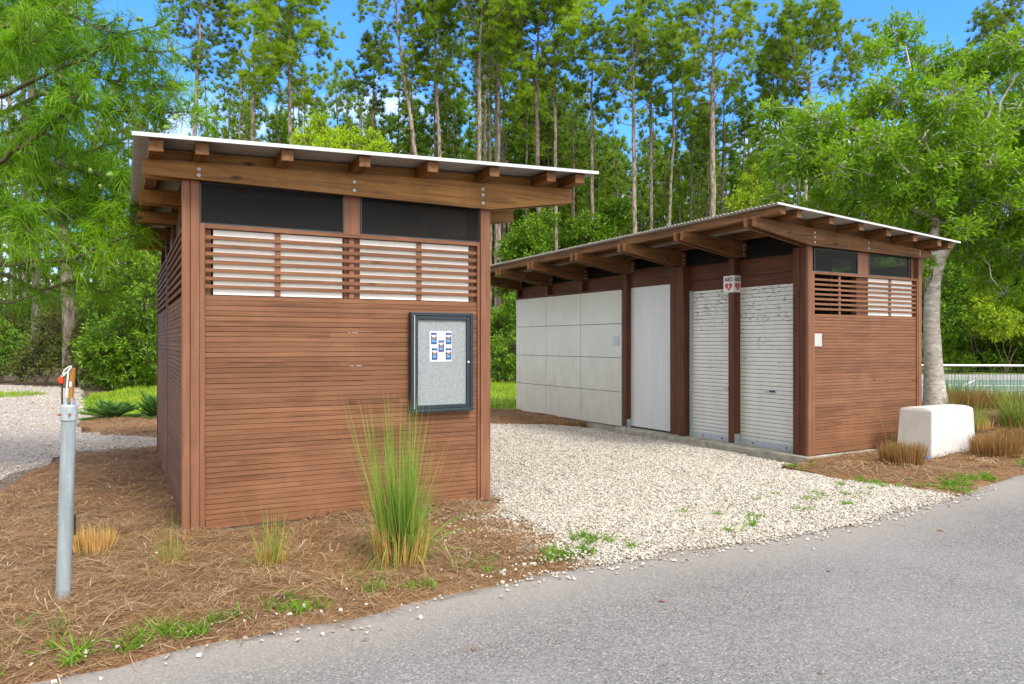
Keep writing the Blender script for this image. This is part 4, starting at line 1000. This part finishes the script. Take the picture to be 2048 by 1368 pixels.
def pine(pts, depth, w, ctop, cbot, chalf, label, mat='pine_a', seed=0, dens=1., bark_='pine_bark', group='pines standing behind the sheds', nwid=.034, flat=.75):
    """pts: where the trunk runs (photo px, py) at its depth; ctop/cbot/chalf: the crown's extent"""
    rng = np.random.RandomState(seed); s = depth / F
    Wp = np.array([at(x, y, depth) for x, y in sorted(pts, key=lambda p: -p[1])])
    if len(Wp) == 1: Wp = np.vstack([Wp, Wp + [0, 0, 5.]])
    z1 = at(0, ctop, depth)[2]; z0 = at(0, cbot, depth)[2]; Rr = chalf * s * 1.3; r0 = w * s / 2 * 1.12
    def px(z):
        zz = Wp[:, 2]
        if z <= zz[0]: i = 0
        elif z >= zz[-1]: i = len(zz) - 2
        else: i = int(np.searchsorted(zz, z)) - 1
        i = max(0, min(i, len(zz) - 2)); t = (z - zz[i]) / (zz[i + 1] - zz[i] + 1e-6); return Wp[i] + (Wp[i + 1] - Wp[i]) * t
    zs = np.linspace(0, z1 - .2, 22); T = np.array([px(z) for z in zs]); T[:, 2] = zs
    T[:, 1] += np.cumsum(rng.normal(size=22) * .04); T[:, 0] += rng.normal(size=22) * r0 * .12
    base = T[0].copy(); base[2] = -.05; T[0, 2] = -.06
    rad = r0 * (1.12 - .12 * np.minimum(zs / 3, 1)) * np.where(zs < z0, 1 - .22 * zs / max(z0, 1), .78 * (1 - .86 * (zs - z0) / max(z1 - z0, .1)))
    root = thing('pine_tree', label, 'pine tree', base, 0, group)
    mb = MB(); mb.tube(T, np.maximum(rad, .015), 8, cap=False)
    tc, td = [], []
    nl = int(34 * dens * max(.7, min(1.6, (z1 - z0) / 7)))
    for i in range(nl):
        t = ((i + rng.rand()) / nl) ** .85; z = z0 + (z1 - z0) * t * .97
        j = min(21, max(0, int(z / (z1 - .2) * 21))); a = T[j].copy(); a[2] = z; a[0] += (px(z)[0] - a[0]) * .9
        prof = (.35 + .65 * min(1, t / .35)) * (1 - max(0, t - .35) / .65 * .62)
        az = i * 2.4 + rng.normal() * .5; el = R(rng.uniform(2, 30) + 38 * t); L = Rr * prof * rng.uniform(.6, 1.12)
        d = np.array([math.cos(az) * math.cos(el), math.sin(az) * math.cos(el), math.sin(el)]); b = a + d * L
        P = limb(mb, a, b, max(.012, r0 * .26 * (1 - .6 * t)), .010, rng, -.05, 5, 4)
        m = max(4, int(6.5 * L / 2.0 * dens))
        for q in range(m):
            u = 1 - .58 * (q / m) * rng.uniform(.6, 1.1); c = a + d * L * u + np.array([0, 0, -.05 * L * math.sin(u * math.pi)])
            sd = unit(d * .6 + rng.normal(size=3) * .7 + np.array([0, 0, .4])); sl = Rr * .3 * rng.uniform(.35, 1.1)
            e = c + sd * sl; mb.tube([c, e], [.013, .008], 3, cap=False)
            for _ in range(rng.randint(2, 5)):
                tc.append(e + rng.normal(size=3) * .15); td.append(unit(sd * .8 + np.array([0, 0, .6]) + rng.normal(size=3) * .3))
    for i in range(int(7 * dens)):      # dead stubs on the bare trunk
        z = z0 - rng.uniform(.1, 1) * min(5., z0 * .4); az = rng.uniform(0, 6.28); a = px(z); a[2] = z; L = rng.uniform(.3, 1.3)
        mb.tube([a, a + np.array([math.cos(az) * L, math.sin(az) * L, L * rng.uniform(-.1, .5)])], [.018, .006], 3, cap=False)
    mb.build('trunk', M[bark_], root, base, smooth=True)
    tc, td = np.array(tc), np.array(td); mb = MB(); needles(mb, tc, td, 46, .34, nwid, .95, rng)
    mb.build('crown', M[mat], root, base); return root

def broad(root_name, label, cat, base, lobes, leafn, ros, L, w, leafmat, barkmat, seed=0, group=None, trunk=None, forks=None, twig_r=.012, rosette=8, wood_=True, droop=.15, flatten=.85):
    """lobes: (centre xyz, radius). twigs run from a fork to points in each lobe and carry rosettes of leaves"""
    rng = np.random.RandomState(seed); base = np.asarray(base, float); root = thing(root_name, label, cat, base, 0, group)
    wd = MB(); lf = MB()
    if trunk is not None:
        for P, rad in trunk: wd.tube(np.array(P), rad, 12, cap=False)
    fk = np.array(forks if forks is not None else [base])
    C, D = [], []
    for c, r in lobes:
        c = np.asarray(c, float); f = fk[np.argmin(np.linalg.norm(fk - c, axis=1) + .0)]
        if wood_: limb(wd, f, c, max(.014, r * (.05 if trunk is not None else .022)), .012, rng, .04, 6, 5)
        n = max(6, int(ros * (r / .7) ** 2))
        dirs = rdir(rng, n); rr = r * rng.uniform(.25, 1.05, n) ** .6
        for dd, q in zip(dirs, rr):
            p = c + dd * q * np.array([1, 1, flatten]); 
            if p[2] < base[2] + .02: p[2] = base[2] + .02 + rng.rand() * .1
            if wood_ and rng.rand() < .5: wd.tube([c + dd * q * .2, c + dd * q * .62 + rng.normal(size=3) * .04, p], [.010, .007, .004], 3, cap=False)
            C.append(p); D.append(unit(dd * .8 + np.array([0, 0, .55])))
    C, D = np.array(C), np.array(D); k = len(C)
    Cr = np.repeat(C, rosette, 0); Dr = np.repeat(D, rosette, 0); d = unit(Dr * .75 + rdir(rng, len(Cr)) * 1.0)
    Cr = Cr + Dr * rng.uniform(-.9, .3, (len(Cr), 1)) * L + rng.normal(size=Cr.shape) * L * .3
    leaves(lf, Cr, d, L * rng.uniform(.7, 1.2, len(Cr)), w, rng, droop)
    if wd.n: wd.build('trunk', barkmat, root, base, smooth=True)
    lf.build('crown', leafmat, root, base); return root

def px_lobes(lst, depth, seed=0, spread=.7):
    rng = np.random.RandomState(seed); return [(at(x, y, depth + rng.uniform(-1, 1) * spread * (r * depth / F) / .7), r * depth / F) for x, y, r in lst]

# ---- the pale barked bay tree
D_ = 14.5
def tp(pts, rads, d=D_): return ([at(x, y, d) for x, y in pts], [q * d / F / 2 for q in rads])
trunk = [tp([(1874, 850), (1873, 812), (1869, 780), (1866, 716), (1863, 640), (1866, 563), (1874, 517), (1880, 497)], [56, 48, 40, 33, 29, 28, 32, 31]),
         tp([(1876, 510), (1868, 470), (1872, 440), (1878, 384), (1868, 330), (1850, 280)], [24, 19, 18, 14, 8, 3]),
         tp([(1882, 510), (1912, 468), (1930, 440), (1950, 405), (1975, 350), (1985, 300)], [24, 21, 18, 14, 8, 3]),
         tp([(1872, 440), (1840, 428), (1810, 400), (1770, 360), (1710, 340), (1640, 320)], [14, 12, 10, 8, 6, 4]),
         tp([(1930, 440), (1990, 450), (2050, 430)], [9, 7, 5]), tp([(1868, 400), (1800, 330), (1740, 270), (1650, 230)], [10, 8, 6, 4])]
bay_l = [(1800, 70, 50), (1760, 105, 36), (1850, 125, 52), (1920, 135, 46), (1975, 125, 52), (2030, 95, 50), (2060, 150, 60), (1900, 205, 70), (1800, 190, 62), (1745, 205, 50), (1700, 245, 55), (1640, 250, 62), (1575, 250, 46), (1540, 215, 28), (1600, 310, 58), (1550, 330, 38), (1670, 330, 60), (1545, 395, 28), (1760, 295, 66), (1840, 285, 66), (1930, 280, 66), (2010, 260, 70), (2060, 330, 80), (1705, 385, 50), (1780, 395, 60), (1860, 365, 56), (1940, 375, 66), (2020, 415, 70), (1985, 475, 52), (2060, 515, 70), (1935, 505, 40), (1962, 560, 38), (2090, 230, 90), (2120, 420, 100), (2010, 590, 34), (1640, 395, 34), (1875, 440, 34), (1835, 440, 34), (1905, 420, 38), (1940, 440, 34), (1895, 470, 24), (1850, 475, 20), (1960, 380, 40)]
bay_forks = [p for P, _ in trunk[1:] for p in P[2:]]
broad('bay_tree', 'broad-leaved tree with pale lichened trunk standing behind the right shed end', 'tree', at(1872, 852, D_) * [1, 1, 0] + [0, 0, .3], px_lobes(bay_l, D_, 4, 1.1) + px_lobes([(1978, 330, 40), (2000, 265, 36), (1955, 300, 34), (1890, 330, 40), (1872, 400, 36), (1925, 455, 34), (2020, 330, 40), (1800, 380, 36)], 13.5, 9, .3), 0, 160, .135, .05, M['bay'], M['bay_bark'], 3, None, trunk, bay_forks, rosette=9)
broad('trunk_sprout', 'small leafy sprout growing in front of the pale bark', 'sprout', at(1852, 560, 14.2), px_lobes([(1855, 545, 16), (1850, 580, 13), (1862, 520, 9)], 14.2, 2, .2), 0, 90, .13, .045, M['bay'], M['twig'], 12, None, None, [at(1862, 560, 14.35)], rosette=7)

# ---- the cypress reaching in from the left
def cypress():
    rng = np.random.RandomState(11); d0 = 8.4; base = np.array([-6.9, 8.9, -.02]); root = thing('cypress_tree', 'feathery bright green cypress with drooping fronds reaching in from the left', 'tree', base)
    wd = MB(); fr = MB()
    wd.tube([base, base + [.05, 0, 1.5], base + [.0, .1, 4], base + [.1, .1, 8]], [.24, .18, .14, .06], 12, cap=False)
    limbs = [([(-220, 240), (20, 190), (150, 130), (230, 85), (335, 40)], 8.0, .5), ([(-220, 200), (60, 150), (180, 125), (340, 118)], 8.4, .9), ([(-220, 110), (40, 50), (130, 30), (225, 75)], 8.0, .8),
             ([(-220, 320), (70, 200), (200, 170), (350, 185)], 8.3, 1.1), ([(-220, 340), (60, 260), (180, 225), (300, 228), (395, 238)], 8.6, 1.), ([(-220, 300), (40, 300), (170, 330), (262, 352)], 8.2, 1.1),
             ([(-220, 420), (60, 360), (160, 380), (240, 400)], 8.5, 1.1), ([(-220, 470), (50, 430), (160, 440), (258, 455)], 8.3, 1.1), ([(-220, 545), (20, 528), (100, 528), (190, 500), (255, 478)], 8.0, 1.2),
             ([(-220, 500), (10, 550), (60, 575), (140, 560), (220, 585)], 8.6, 1.0), ([(-220, 480), (40, 490), (140, 480), (245, 520)], 8.1, 1.1), ([(-220, 60), (-40, 20), (60, -10), (140, -40)], 8.3, 1.), ([(-220, 380), (-20, 330), (80, 260), (140, 200)], 7.7, 1.),
             ([(-220, 420), (-60, 400), (40, 420), (90, 470)], 7.7, 1.), ([(-220, 260), (-80, 180), (-10, 100), (60, 80)], 7.7, 1.), ([(-220, 560), (-80, 600), (20, 610), (110, 590)], 8.3, .7), ([(-220, 150), (0, 120), (110, 75), (160, 60)], 8.8, .9), ([(-220, 350), (0, 340), (110, 300), (220, 290)], 8.8, 1.1)]
    C, D = [], []; tips = []
    for li, (pts, dep, dens) in enumerate(limbs):
        K = np.array([at(x, y, dep + (.5 * (1 - i / (len(pts) - 1)))) for i, (x, y) in enumerate(pts)])
        seg = np.linspace(0, len(K) - 1, 24); P = np.array([K[min(int(q), len(K) - 2)] + (K[min(int(q), len(K) - 2) + 1] - K[min(int(q), len(K) - 2)]) * (q - min(int(q), len(K) - 2)) for q in seg])
        P += np.cumsum(rng.normal(size=P.shape) * .012, 0); rad = np.linspace(.032, .006, 24); wd.tube(P, rad, 6, cap=False)
        for i in range(3, 24):
            for q in range(max(1, int(round((4.8 if li not in (8, 9, 10, 15) else 2.0) * dens)))):
                a = P[i]; T = unit(P[i] - P[i - 1]); dd = unit(T * .7 + rdir(rng, 1)[0] * .9 + np.array([0, 0, .12])); L = rng.uniform(.12, .42)
                e = a + dd * L + np.array([0, 0, -.10 * L]); wd.tube([a, a + dd * L * .55, e], [.006, .004, .002], 3, cap=False)
                for u in np.linspace(.25, 1, 5): C.append(a + dd * L * u); D.append(dd)
        tips.append(P)
    C = np.array(C); D = np.array(D); n = 8
    Cr = np.repeat(C, n, 0); Dr = np.repeat(D, n, 0); k = len(Cr)
    d = unit(Dr * .75 + rdir(rng, k) * .8 + np.array([0, 0, .10]))
    strands(fr, Cr, d, rng.uniform(.08, .22, k), .0062, rng.uniform(.15, .75, k), rng, 4)
    wd.build('trunk', M['twig'], root, base, smooth=True); fr.build('crown', M['cypress'], root, base)
    cones = [(143, 25), (143, 55), (220, 60), (238, 37), (320, 42), (278, 39), (195, 90), (88, 185), (66, 88), (5, 240), (68, 245), (350, 235), (333, 255), (402, 243), (85, 285), (155, 330), (178, 340), (220, 350), (120, 362), (200, 375), (76, 52), (345, 98), (365, 124), (160, 95)]
    cc = np.array([p for P in tips for p in P])
    for i, (x, y) in enumerate(cones):
        t = at(x, y, 8.1); mb = MB()
        for j in range(rng.randint(2, 6)): mb.ball(t + rng.normal(size=3) * .014, rng.uniform(.018, .024), 8, 6)
        mb.build('cone_cluster', M['cone'], root, base, smooth=True)
        q = cc[np.argmin(np.linalg.norm(cc - t, axis=1))]; wd2 = MB(); wd2.tube([q, (q + t) / 2 + [0, 0, .02], t], [.004, .003, .003], 3); wd2.build('cone_stalk', M['twig'], root, base)
cypress()

# ---- the young yellow-green tree behind the near shed roof
broad('young_cypress', 'yellow-green feathery young tree just above the near shed roof', 'tree', at(650, 790, 17) * [1, 1, 0] - [0, 0, .04], px_lobes([(636, 240, 22), (642, 262, 34), (612, 284, 32), (668, 280, 34), (705, 290, 34), (742, 282, 30), (756, 300, 26), (660, 320, 50), (600, 330, 40), (720, 340, 50)], 17, 3), 0, 240, .10, .028, M['young'], M['twig'], 21, None,
      [([at(650, 825, 17) * [1, 1, 0] - [0, 0, .04], at(652, 500, 17), at(655, 300, 17)], [.09, .06, .02])], [at(655, 400, 17), at(655, 300, 17)], rosette=10)

# ---- pines seen one by one (trunk pixels, depth, trunk width, crown top, bottom, half width)
PINES = [
 # left of the near shed
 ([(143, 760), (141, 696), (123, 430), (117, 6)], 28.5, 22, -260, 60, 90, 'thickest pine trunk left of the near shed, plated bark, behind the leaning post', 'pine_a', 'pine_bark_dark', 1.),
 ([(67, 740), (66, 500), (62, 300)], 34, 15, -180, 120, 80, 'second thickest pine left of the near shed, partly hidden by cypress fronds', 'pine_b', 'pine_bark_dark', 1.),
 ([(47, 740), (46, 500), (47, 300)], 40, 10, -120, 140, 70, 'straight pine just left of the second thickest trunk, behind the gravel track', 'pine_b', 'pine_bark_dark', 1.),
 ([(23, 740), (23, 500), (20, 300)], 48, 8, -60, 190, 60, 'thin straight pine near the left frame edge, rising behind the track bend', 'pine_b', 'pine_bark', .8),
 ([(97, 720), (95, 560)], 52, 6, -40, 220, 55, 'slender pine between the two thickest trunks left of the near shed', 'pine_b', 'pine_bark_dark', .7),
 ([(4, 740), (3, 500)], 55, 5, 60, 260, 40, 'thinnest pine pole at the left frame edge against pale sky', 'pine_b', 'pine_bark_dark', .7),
 ([(292, 560), (290, 500)], 46, 7, 100, 330, 60, 'pine trunk showing under the near shed eave, beside the dense shrub', 'pine_b', 'pine_bark_dark', .8),
 # above the near shed roof
 ([(390, 300), (393, 250), (396, 175), (405, 0)], 42, 9, -120, 170, 66, 'pine right of the cypress tips, first trunk above the near shed roof', 'pine_b', 'pine_bark', 1.1),
 ([(479, 280), (480, 200)], 52, 4, 120, 270, 45, 'thin low-crowned pine second from the left above the near roof', 'pine_a', 'pine_bark', .8),
 ([(503, 280), (507, 152), (509, 0)], 44, 8, -90, 230, 75, 'loose-crowned pine third from the left above the near roof', 'pine_a', 'pine_bark', 1.),
 ([(582, 290), (580, 140), (583, 0)], 38, 8, -60, 225, 88, 'dense bright-crowned pine left of the yellow-green young tree', 'pine_c', 'pine_bark', 1.5),
 ([(747, 270), (748, 200)], 46, 6, 92, 235, 38, 'short narrow-topped pine above the yellow-green young tree', 'pine_b', 'pine_bark', .9),
 ([(832, 320), (826, 280), (812, 180), (801, 100), (790, 0)], 42, 9, -140, 200, 85, 'pale pine trunk leaning left over the near roof', 'pine_a', 'pine_bark', 1.1),
 ([(880, 330), (878, 280), (871, 150), (869, 40)], 42, 8, -30, 215, 58, 'pine just right of the leaning trunk, with a narrow crown', 'pine_b', 'pine_bark', 1.),
 ([(870, 330), (870, 200)], 54, 5, 60, 260, 40, 'dark thin pine tucked behind the narrow-crowned one', 'pine_b', 'pine_bark_dark', .8),
 ([(958, 340), (958, 146), (963, 20)], 42, 9, -90, 160, 90, 'tall pale pine over the middle right of the near roof, first of a close group', 'pine_a', 'pine_bark', 1.1),
 ([(971, 340), (968, 150)], 50, 6, -20, 190, 55, 'second trunk of the close pine group over the near roof', 'pine_a', 'pine_bark', .9),
 ([(992, 600), (992, 300), (993, 117)], 46, 7, 10, 230, 60, 'third trunk of the close pine group over the near roof', 'pine_c', 'pine_bark', 1.),
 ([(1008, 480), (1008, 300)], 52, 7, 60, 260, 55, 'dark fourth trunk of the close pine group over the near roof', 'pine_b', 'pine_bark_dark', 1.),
 ([(1052, 560), (1053, 330), (1055, 220)], 50, 5, 195, 300, 40, 'thin pine with a small low crown left of the broad dark-trunked pine', 'pine_a', 'pine_bark_dark', .8),
 ([(1081, 560), (1076, 330), (1072, 175), (1078, 40)], 42, 9, -30, 180, 105, 'broad-crowned dark-trunked pine above the near roof right end', 'pine_c', 'pine_bark_dark', 1.5),
 ([(1096, 560), (1097, 320)], 54, 4, 180, 300, 35, 'thin pole pine beside the broad-crowned dark trunk', 'pine_b', 'pine_bark', .7),
 ([(1113, 560), (1110, 330), (1109, 146)], 44, 7, 20, 200, 62, 'straight pale pine right of the broad-crowned one', 'pine_a', 'pine_bark', 1.),
 ([(1147, 540), (1147, 330)], 52, 5, 190, 330, 48, 'thin pine with a low leafy crown over the near roof tip', 'pine_b', 'pine_bark_dark', .9),
 ([(1187, 520), (1184, 350), (1183, 190), (1186, 80)], 44, 7, 55, 240, 48, 'straight pine rising past the near roof tip', 'pine_b', 'pine_bark', 1.),
 # between the sheds, trunks only
 ([(981, 640), (981, 500)], 46, 6, -40, 120, 60, 'pale pine trunk just right of the near shed corner, its crown lost above', 'pine_b', 'pine_bark', .8),
 ([(1000, 650), (999, 500)], 44, 7, -60, 110, 60, 'second pale pine trunk right of the near shed corner, its crown lost above', 'pine_b', 'pine_bark', .8),
 ([(1066, 520), (1066, 420)], 56, 6, 150, 330, 40, 'dark pine trunk over the far end of the right shed roof', 'pine_b', 'pine_bark_dark', .8),
 # above the right shed roof
 ([(1270, 470), (1266, 225), (1265, 120)], 42, 9, 45, 265, 76, 'tall pine over the right shed roof, first of three bare trunks', 'pine_a', 'pine_bark', 1.15),
 ([(1302, 460), (1301, 193), (1302, 90)], 44, 7, -2, 225, 52, 'slim pale pine with a pointed high crown, second of three bare trunks', 'pine_a', 'pine_bark', 1.1),
 ([(1338, 460), (1341, 350), (1347, 290), (1346, 180), (1348, 129)], 44, 6, 78, 265, 48, 'crooked slender pine with a kink in its trunk, over the right roof', 'pine_a', 'pine_bark', 1.),
 ([(1382, 440), (1382, 330)], 52, 5, 215, 350, 50, 'dark bushy low pine between the crooked one and the tallest', 'pine_b', 'pine_bark_dark', 1.1),
 ([(1427, 440), (1425, 193), (1427, 60)], 40, 11, -25, 225, 84, 'tallest pine over the right shed roof with an open rounded crown', 'pine_a', 'pine_bark', 1.2),
 ([(1445, 430), (1447, 257)], 50, 7, 175, 330, 62, 'lower dark pine directly behind the tallest one', 'pine_b', 'pine_bark_dark', 1.),
 ([(1419, 430), (1415, 330)], 54, 4, 230, 340, 40, 'thin dark pole pine just left of the tallest trunk', 'pine_b', 'pine_bark_dark', .7),
 ([(1553, 420), (1550, 300)], 46, 5, 105, 250, 52, 'left trunk of a close pair of pines beside the broad tree', 'pine_b', 'pine_bark_dark', 1.),
 ([(1565, 420), (1558, 300)], 48, 5, 130, 280, 50, 'right trunk of a close pair of pines beside the broad tree', 'pine_b', 'pine_bark_dark', .9),
 ([(1616, 430), (1617, 300), (1625, 180)], 42, 8, 58, 200, 108, 'wide spreading pine crown rising behind the broad tree left side', 'pine_a', 'pine_bark', 1.5),
 # right
 ([(2040, 640), (2036, 560), (2030, 450)], 44, 9, 20, 300, 80, 'pine trunk at the right frame edge above the hedge', 'pine_b', 'pine_bark', .9),
 ([(1977, 640), (1976, 550)], 43.5, 12, 60, 330, 80, 'dark vine-covered pine trunk in the hedge right of the broad tree', 'pine_b', 'pine_bark_dark', .9),
]
for i, (pts, dep, w, ct, cb, ch, lab, mt, bk, dn) in enumerate(PINES):
    pine(pts, dep, w, ct, cb, ch, lab, mt, 100 + i, dn, bk)

# ---- shrubs at the forest edge
def shrub(label, lst, depth, mat, seed, L=.17, ros=62, group='shrubs along the forest edge'):
    x = np.mean([a for a, _, _ in lst]); base = at(x, 0, depth); base[2] = -.05
    lob = px_lobes(lst, depth, seed, .9)
    broad('shrub', label, 'shrub', base, lob, 0, ros, L, L * .45, M[mat], M['twig'], seed, group, None, [base], rosette=9)
shrub('large dense green shrub with yellow tips beside the near shed wall', [(250, 540, 60), (215, 610, 60), (290, 610, 55), (240, 680, 70), (195, 700, 45), (300, 700, 60), (260, 740, 50), (210, 748, 38), (320, 560, 60), (310, 750, 40)], 27, 'shrub_a', 1, .15, 110)
shrub('olive tangled shrub between the thick pine and the dense shrub', [(165, 690, 35), (160, 735, 35), (180, 640, 30), (185, 750, 25)], 28.5, 'shrub_b', 2)
shrub('olive brown shrub left of the thickest pine', [(100, 660, 45), (80, 710, 45), (120, 720, 38), (55, 730, 40), (110, 610, 30)], 30, 'shrub_b', 3)
shrub('green shrub at the left frame edge beyond the track', [(10, 690, 45), (-20, 720, 50), (30, 725, 32), (0, 660, 30)], 31, 'shrub_a', 4)
shrub('dark low shrub behind the olive one, deep among the pines', [(60, 640, 50), (20, 640, 45), (140, 630, 45)], 36, 'shrub_b', 5, .22)
shrub('bright green shrub seen in the gap between the two sheds', [(1005, 640, 36), (1030, 610, 30), (985, 690, 40), (1020, 700, 45), (1000, 735, 35), (1040, 740, 40), (960, 640, 40), (1050, 650, 40)], 29.5, 'shrub_a', 6, .15, 110)
shrub('yellow-green vine mound in the hedge right of the pale tree', [(1990, 640, 45), (2030, 650, 50), (1960, 620, 40), (2070, 620, 60)], 39, 'shrub_c', 7, .2, 100)
shrub('dark green hedge mass beneath the vine mound', [(1920, 690, 50), (1960, 700, 50), (2010, 705, 50), (2060, 700, 60), (2110, 690, 70), (1900, 640, 45), (1985, 725, 30), (2040, 728, 30), (1925, 728, 26)], 40.5, 'shrub_a', 8, .2, 90)
shrub('leafy green thicket behind the pale trunk, above the hedge', [(1900, 560, 50), (1950, 540, 60), (1930, 480, 60), (1990, 490, 60), (2050, 560, 60), (1890, 620, 40), (2010, 570, 50)], 41, 'shrub_a', 9, .22, 80)
shrub('leafy sapling clump over the middle of the right shed roof', [(1505, 375, 35), (1535, 400, 30), (1480, 405, 30), (1520, 345, 22)], 24, 'shrub_c', 10, .15, 90)
shrub('green undergrowth mound over the right roof between the bare trunks', [(1230, 430, 40), (1180, 470, 50), (1110, 500, 50), (1040, 530, 45)], 46, 'shrub_a', 11, .26, 80)
shrub('tall green vine tangle on the trunks between the two sheds', [(1060, 470, 40), (1090, 440, 30), (1030, 500, 38), (1010, 560, 40), (1075, 520, 40)], 42, 'shrub_a', 12, .22, 80)

# ---- the wood behind, read as one mass
rng = np.random.RandomState(77); wd = MB(); lf = MB()
for i in range(480):
    dep = rng.uniform(54, 92); x = (rng.uniform(-.95, .95) if i < 300 else rng.uniform(0, .5) if i < 390 else rng.uniform(-.4, .12)) * dep
    if x / dep < -.57 and rng.rand() < .6: continue
    h = (rng.uniform(15, 23) if x / dep < .1 else rng.uniform(14, 20.5)) * (1 + (dep - 54) / 120); lean_ = rng.normal(size=2) * .5; r = rng.uniform(.10, .2)
    wd.tube([(x, dep, -.1), (x + lean_[0] * .5, dep, h * .5), (x + lean_[0], dep + lean_[1], h)], [r, r * .75, .04], 5, cap=False)
    n = rng.randint(110, 210); t = rng.uniform(.16, 1.02, n) ** .9; rr = (1.05 - t) * 4.0 + .5; a = rng.uniform(0, 6.28, n); q = rr * np.sqrt(rng.rand(n))
    C = np.stack([x + lean_[0] * t + q * np.cos(a), dep + q * np.sin(a), h * t], 1); needles(lf, C, unit(np.stack([np.cos(a), np.sin(a), np.full(n, .8)], 1)), 26, .55, .085, 1.0, rng)
for i in range(230):
    dep = rng.uniform(48, 84); x = rng.uniform(-.95, .95) * dep
    if x / dep < -.6 and rng.rand() < .5: continue
    h = rng.uniform(2.5, 10); n = 200; C = np.stack([x + rng.normal(size=n) * 1.5, dep + rng.normal(size=n) * 1.5, np.abs(rng.normal(size=n)) * h * .5], 1)
    needles(lf, C, unit(rng.normal(size=(n, 3)) + [0, 0, .5]), 16, .5, .2, 1.0, rng)
ww = thing('distant_woods', '', '', (0, 0, 0)); 
for k_ in ('label', 'category'):
    if k_ in ww.keys(): del ww[k_]
bpy.data.objects.remove(ww)
wo = tag(lf.build('distant_woods', M['far']), kind='stuff'); wt = tag(wd.build('distant_trunks', M['pine_bark_dark']), kind='stuff')

# ------------------------------------------------------------------ light, sky, camera
SUN_AZ, SUN_EL = 142., 50.     # clockwise from +Y
sv = Vector((math.sin(R(SUN_AZ)) * math.cos(R(SUN_EL)), math.cos(R(SUN_AZ)) * math.cos(R(SUN_EL)), math.sin(R(SUN_EL))))
sd_ = bpy.data.lights.new('sun', 'SUN'); sd_.energy = 1.5; sd_.angle = R(16); sd_.color = (1, .95, .87)
so = bpy.data.objects.new('sun', sd_); COL.objects.link(so); so.rotation_euler = sv.to_track_quat('Z', 'Y').to_euler(); so.location = (0, 0, 30)
w = bpy.data.worlds.new('World'); SC.world = w; w.use_nodes = True; nt = w.node_tree; bg = nt.nodes['Background']
sky = nt.nodes.new('ShaderNodeTexSky'); sky.sky_type = 'NISHITA'; sky.sun_disc = False; sky.sun_elevation = R(SUN_EL); sky.sun_rotation = R(SUN_AZ); sky.air_density = 1.0; sky.dust_density = .3; sky.ozone_density = 3.0
tcd = nt.nodes.new('ShaderNodeTexCoord'); sep = nt.nodes.new('ShaderNodeSeparateXYZ'); nt.links.new(tcd.outputs['Generated'], sep.inputs[0])
mp = nt.nodes.new('ShaderNodeMapping'); mp.inputs['Scale'].default_value = (2.2, 2.2, 5.5); nt.links.new(tcd.outputs['Generated'], mp.inputs[0])
no = nt.nodes.new('ShaderNodeTexNoise'); no.inputs['Scale'].default_value = 1.6; no.inputs['Detail'].default_value = 7; no.inputs['Roughness'].default_value = .6; no.inputs['Distortion'].default_value = .4; nt.links.new(mp.outputs[0], no.inputs['Vector'])
def mr(sock, a, b, lo, hi):
    m = nt.nodes.new('ShaderNodeMapRange'); nt.links.new(sock, m.inputs[0])
    for k, v in zip((1, 2, 3, 4), (a, b, lo, hi)): m.inputs[k].default_value = v
    return m.outputs[0]
hz = mr(sep.outputs['Z'], .02, .36, .31, -.08)
ad = nt.nodes.new('ShaderNodeMath'); ad.operation = 'ADD'; nt.links.new(no.outputs['Fac'], ad.inputs[0]); nt.links.new(hz, ad.inputs[1])
back = mr(sep.outputs['Y'], .45, -.1, 0, .38); over = mr(sep.outputs['Z'], .62, .85, 0, .30)      # cloud added overhead and behind, out of view, to whiten the light
ad2 = nt.nodes.new('ShaderNodeMath'); ad2.operation = 'ADD'; nt.links.new(back, ad2.inputs[0]); nt.links.new(over, ad2.inputs[1])
ad3 = nt.nodes.new('ShaderNodeMath'); ad3.operation = 'ADD'; nt.links.new(ad.outputs[0], ad3.inputs[0]); nt.links.new(ad2.outputs[0], ad3.inputs[1])
cf = mr(ad3.outputs[0], .54, .84, 0, 1)
mx = nt.nodes.new('ShaderNodeMix'); mx.data_type = 'RGBA'; nt.links.new(cf, mx.inputs[0]); tint = nt.nodes.new('ShaderNodeMix'); tint.data_type = 'RGBA'; tint.blend_type = 'MULTIPLY'; tint.inputs[0].default_value = 1.; nt.links.new(sky.outputs[0], tint.inputs[6]); tint.inputs[7].default_value = (.25, .53, .88, 1)
nt.links.new(tint.outputs[2], mx.inputs[6]); mx.inputs[7].default_value = (5.2, 4.95, 4.75, 1)
nt.links.new(mx.outputs[2], bg.inputs['Color']); bg.inputs['Strength'].default_value = .15

cam = bpy.data.cameras.new('camera'); co = bpy.data.objects.new('camera', cam); COL.objects.link(co); SC.camera = co
cam.sensor_width = 36; cam.lens = F / 2048 * 36; cam.clip_end = 1500; cam.clip_start = .05
co.location = (0, 0, CAMZ); co.rotation_euler = (R(90) + .0007, 0, 0)
SC.view_settings.view_transform = 'Standard'; SC.view_settings.look = 'None'; SC.view_settings.exposure = 1.57; SC.view_settings.gamma = 1
SC.cycles.max_bounces = 6; SC.cycles.transparent_max_bounces = 12; SC.cycles.use_denoising = True
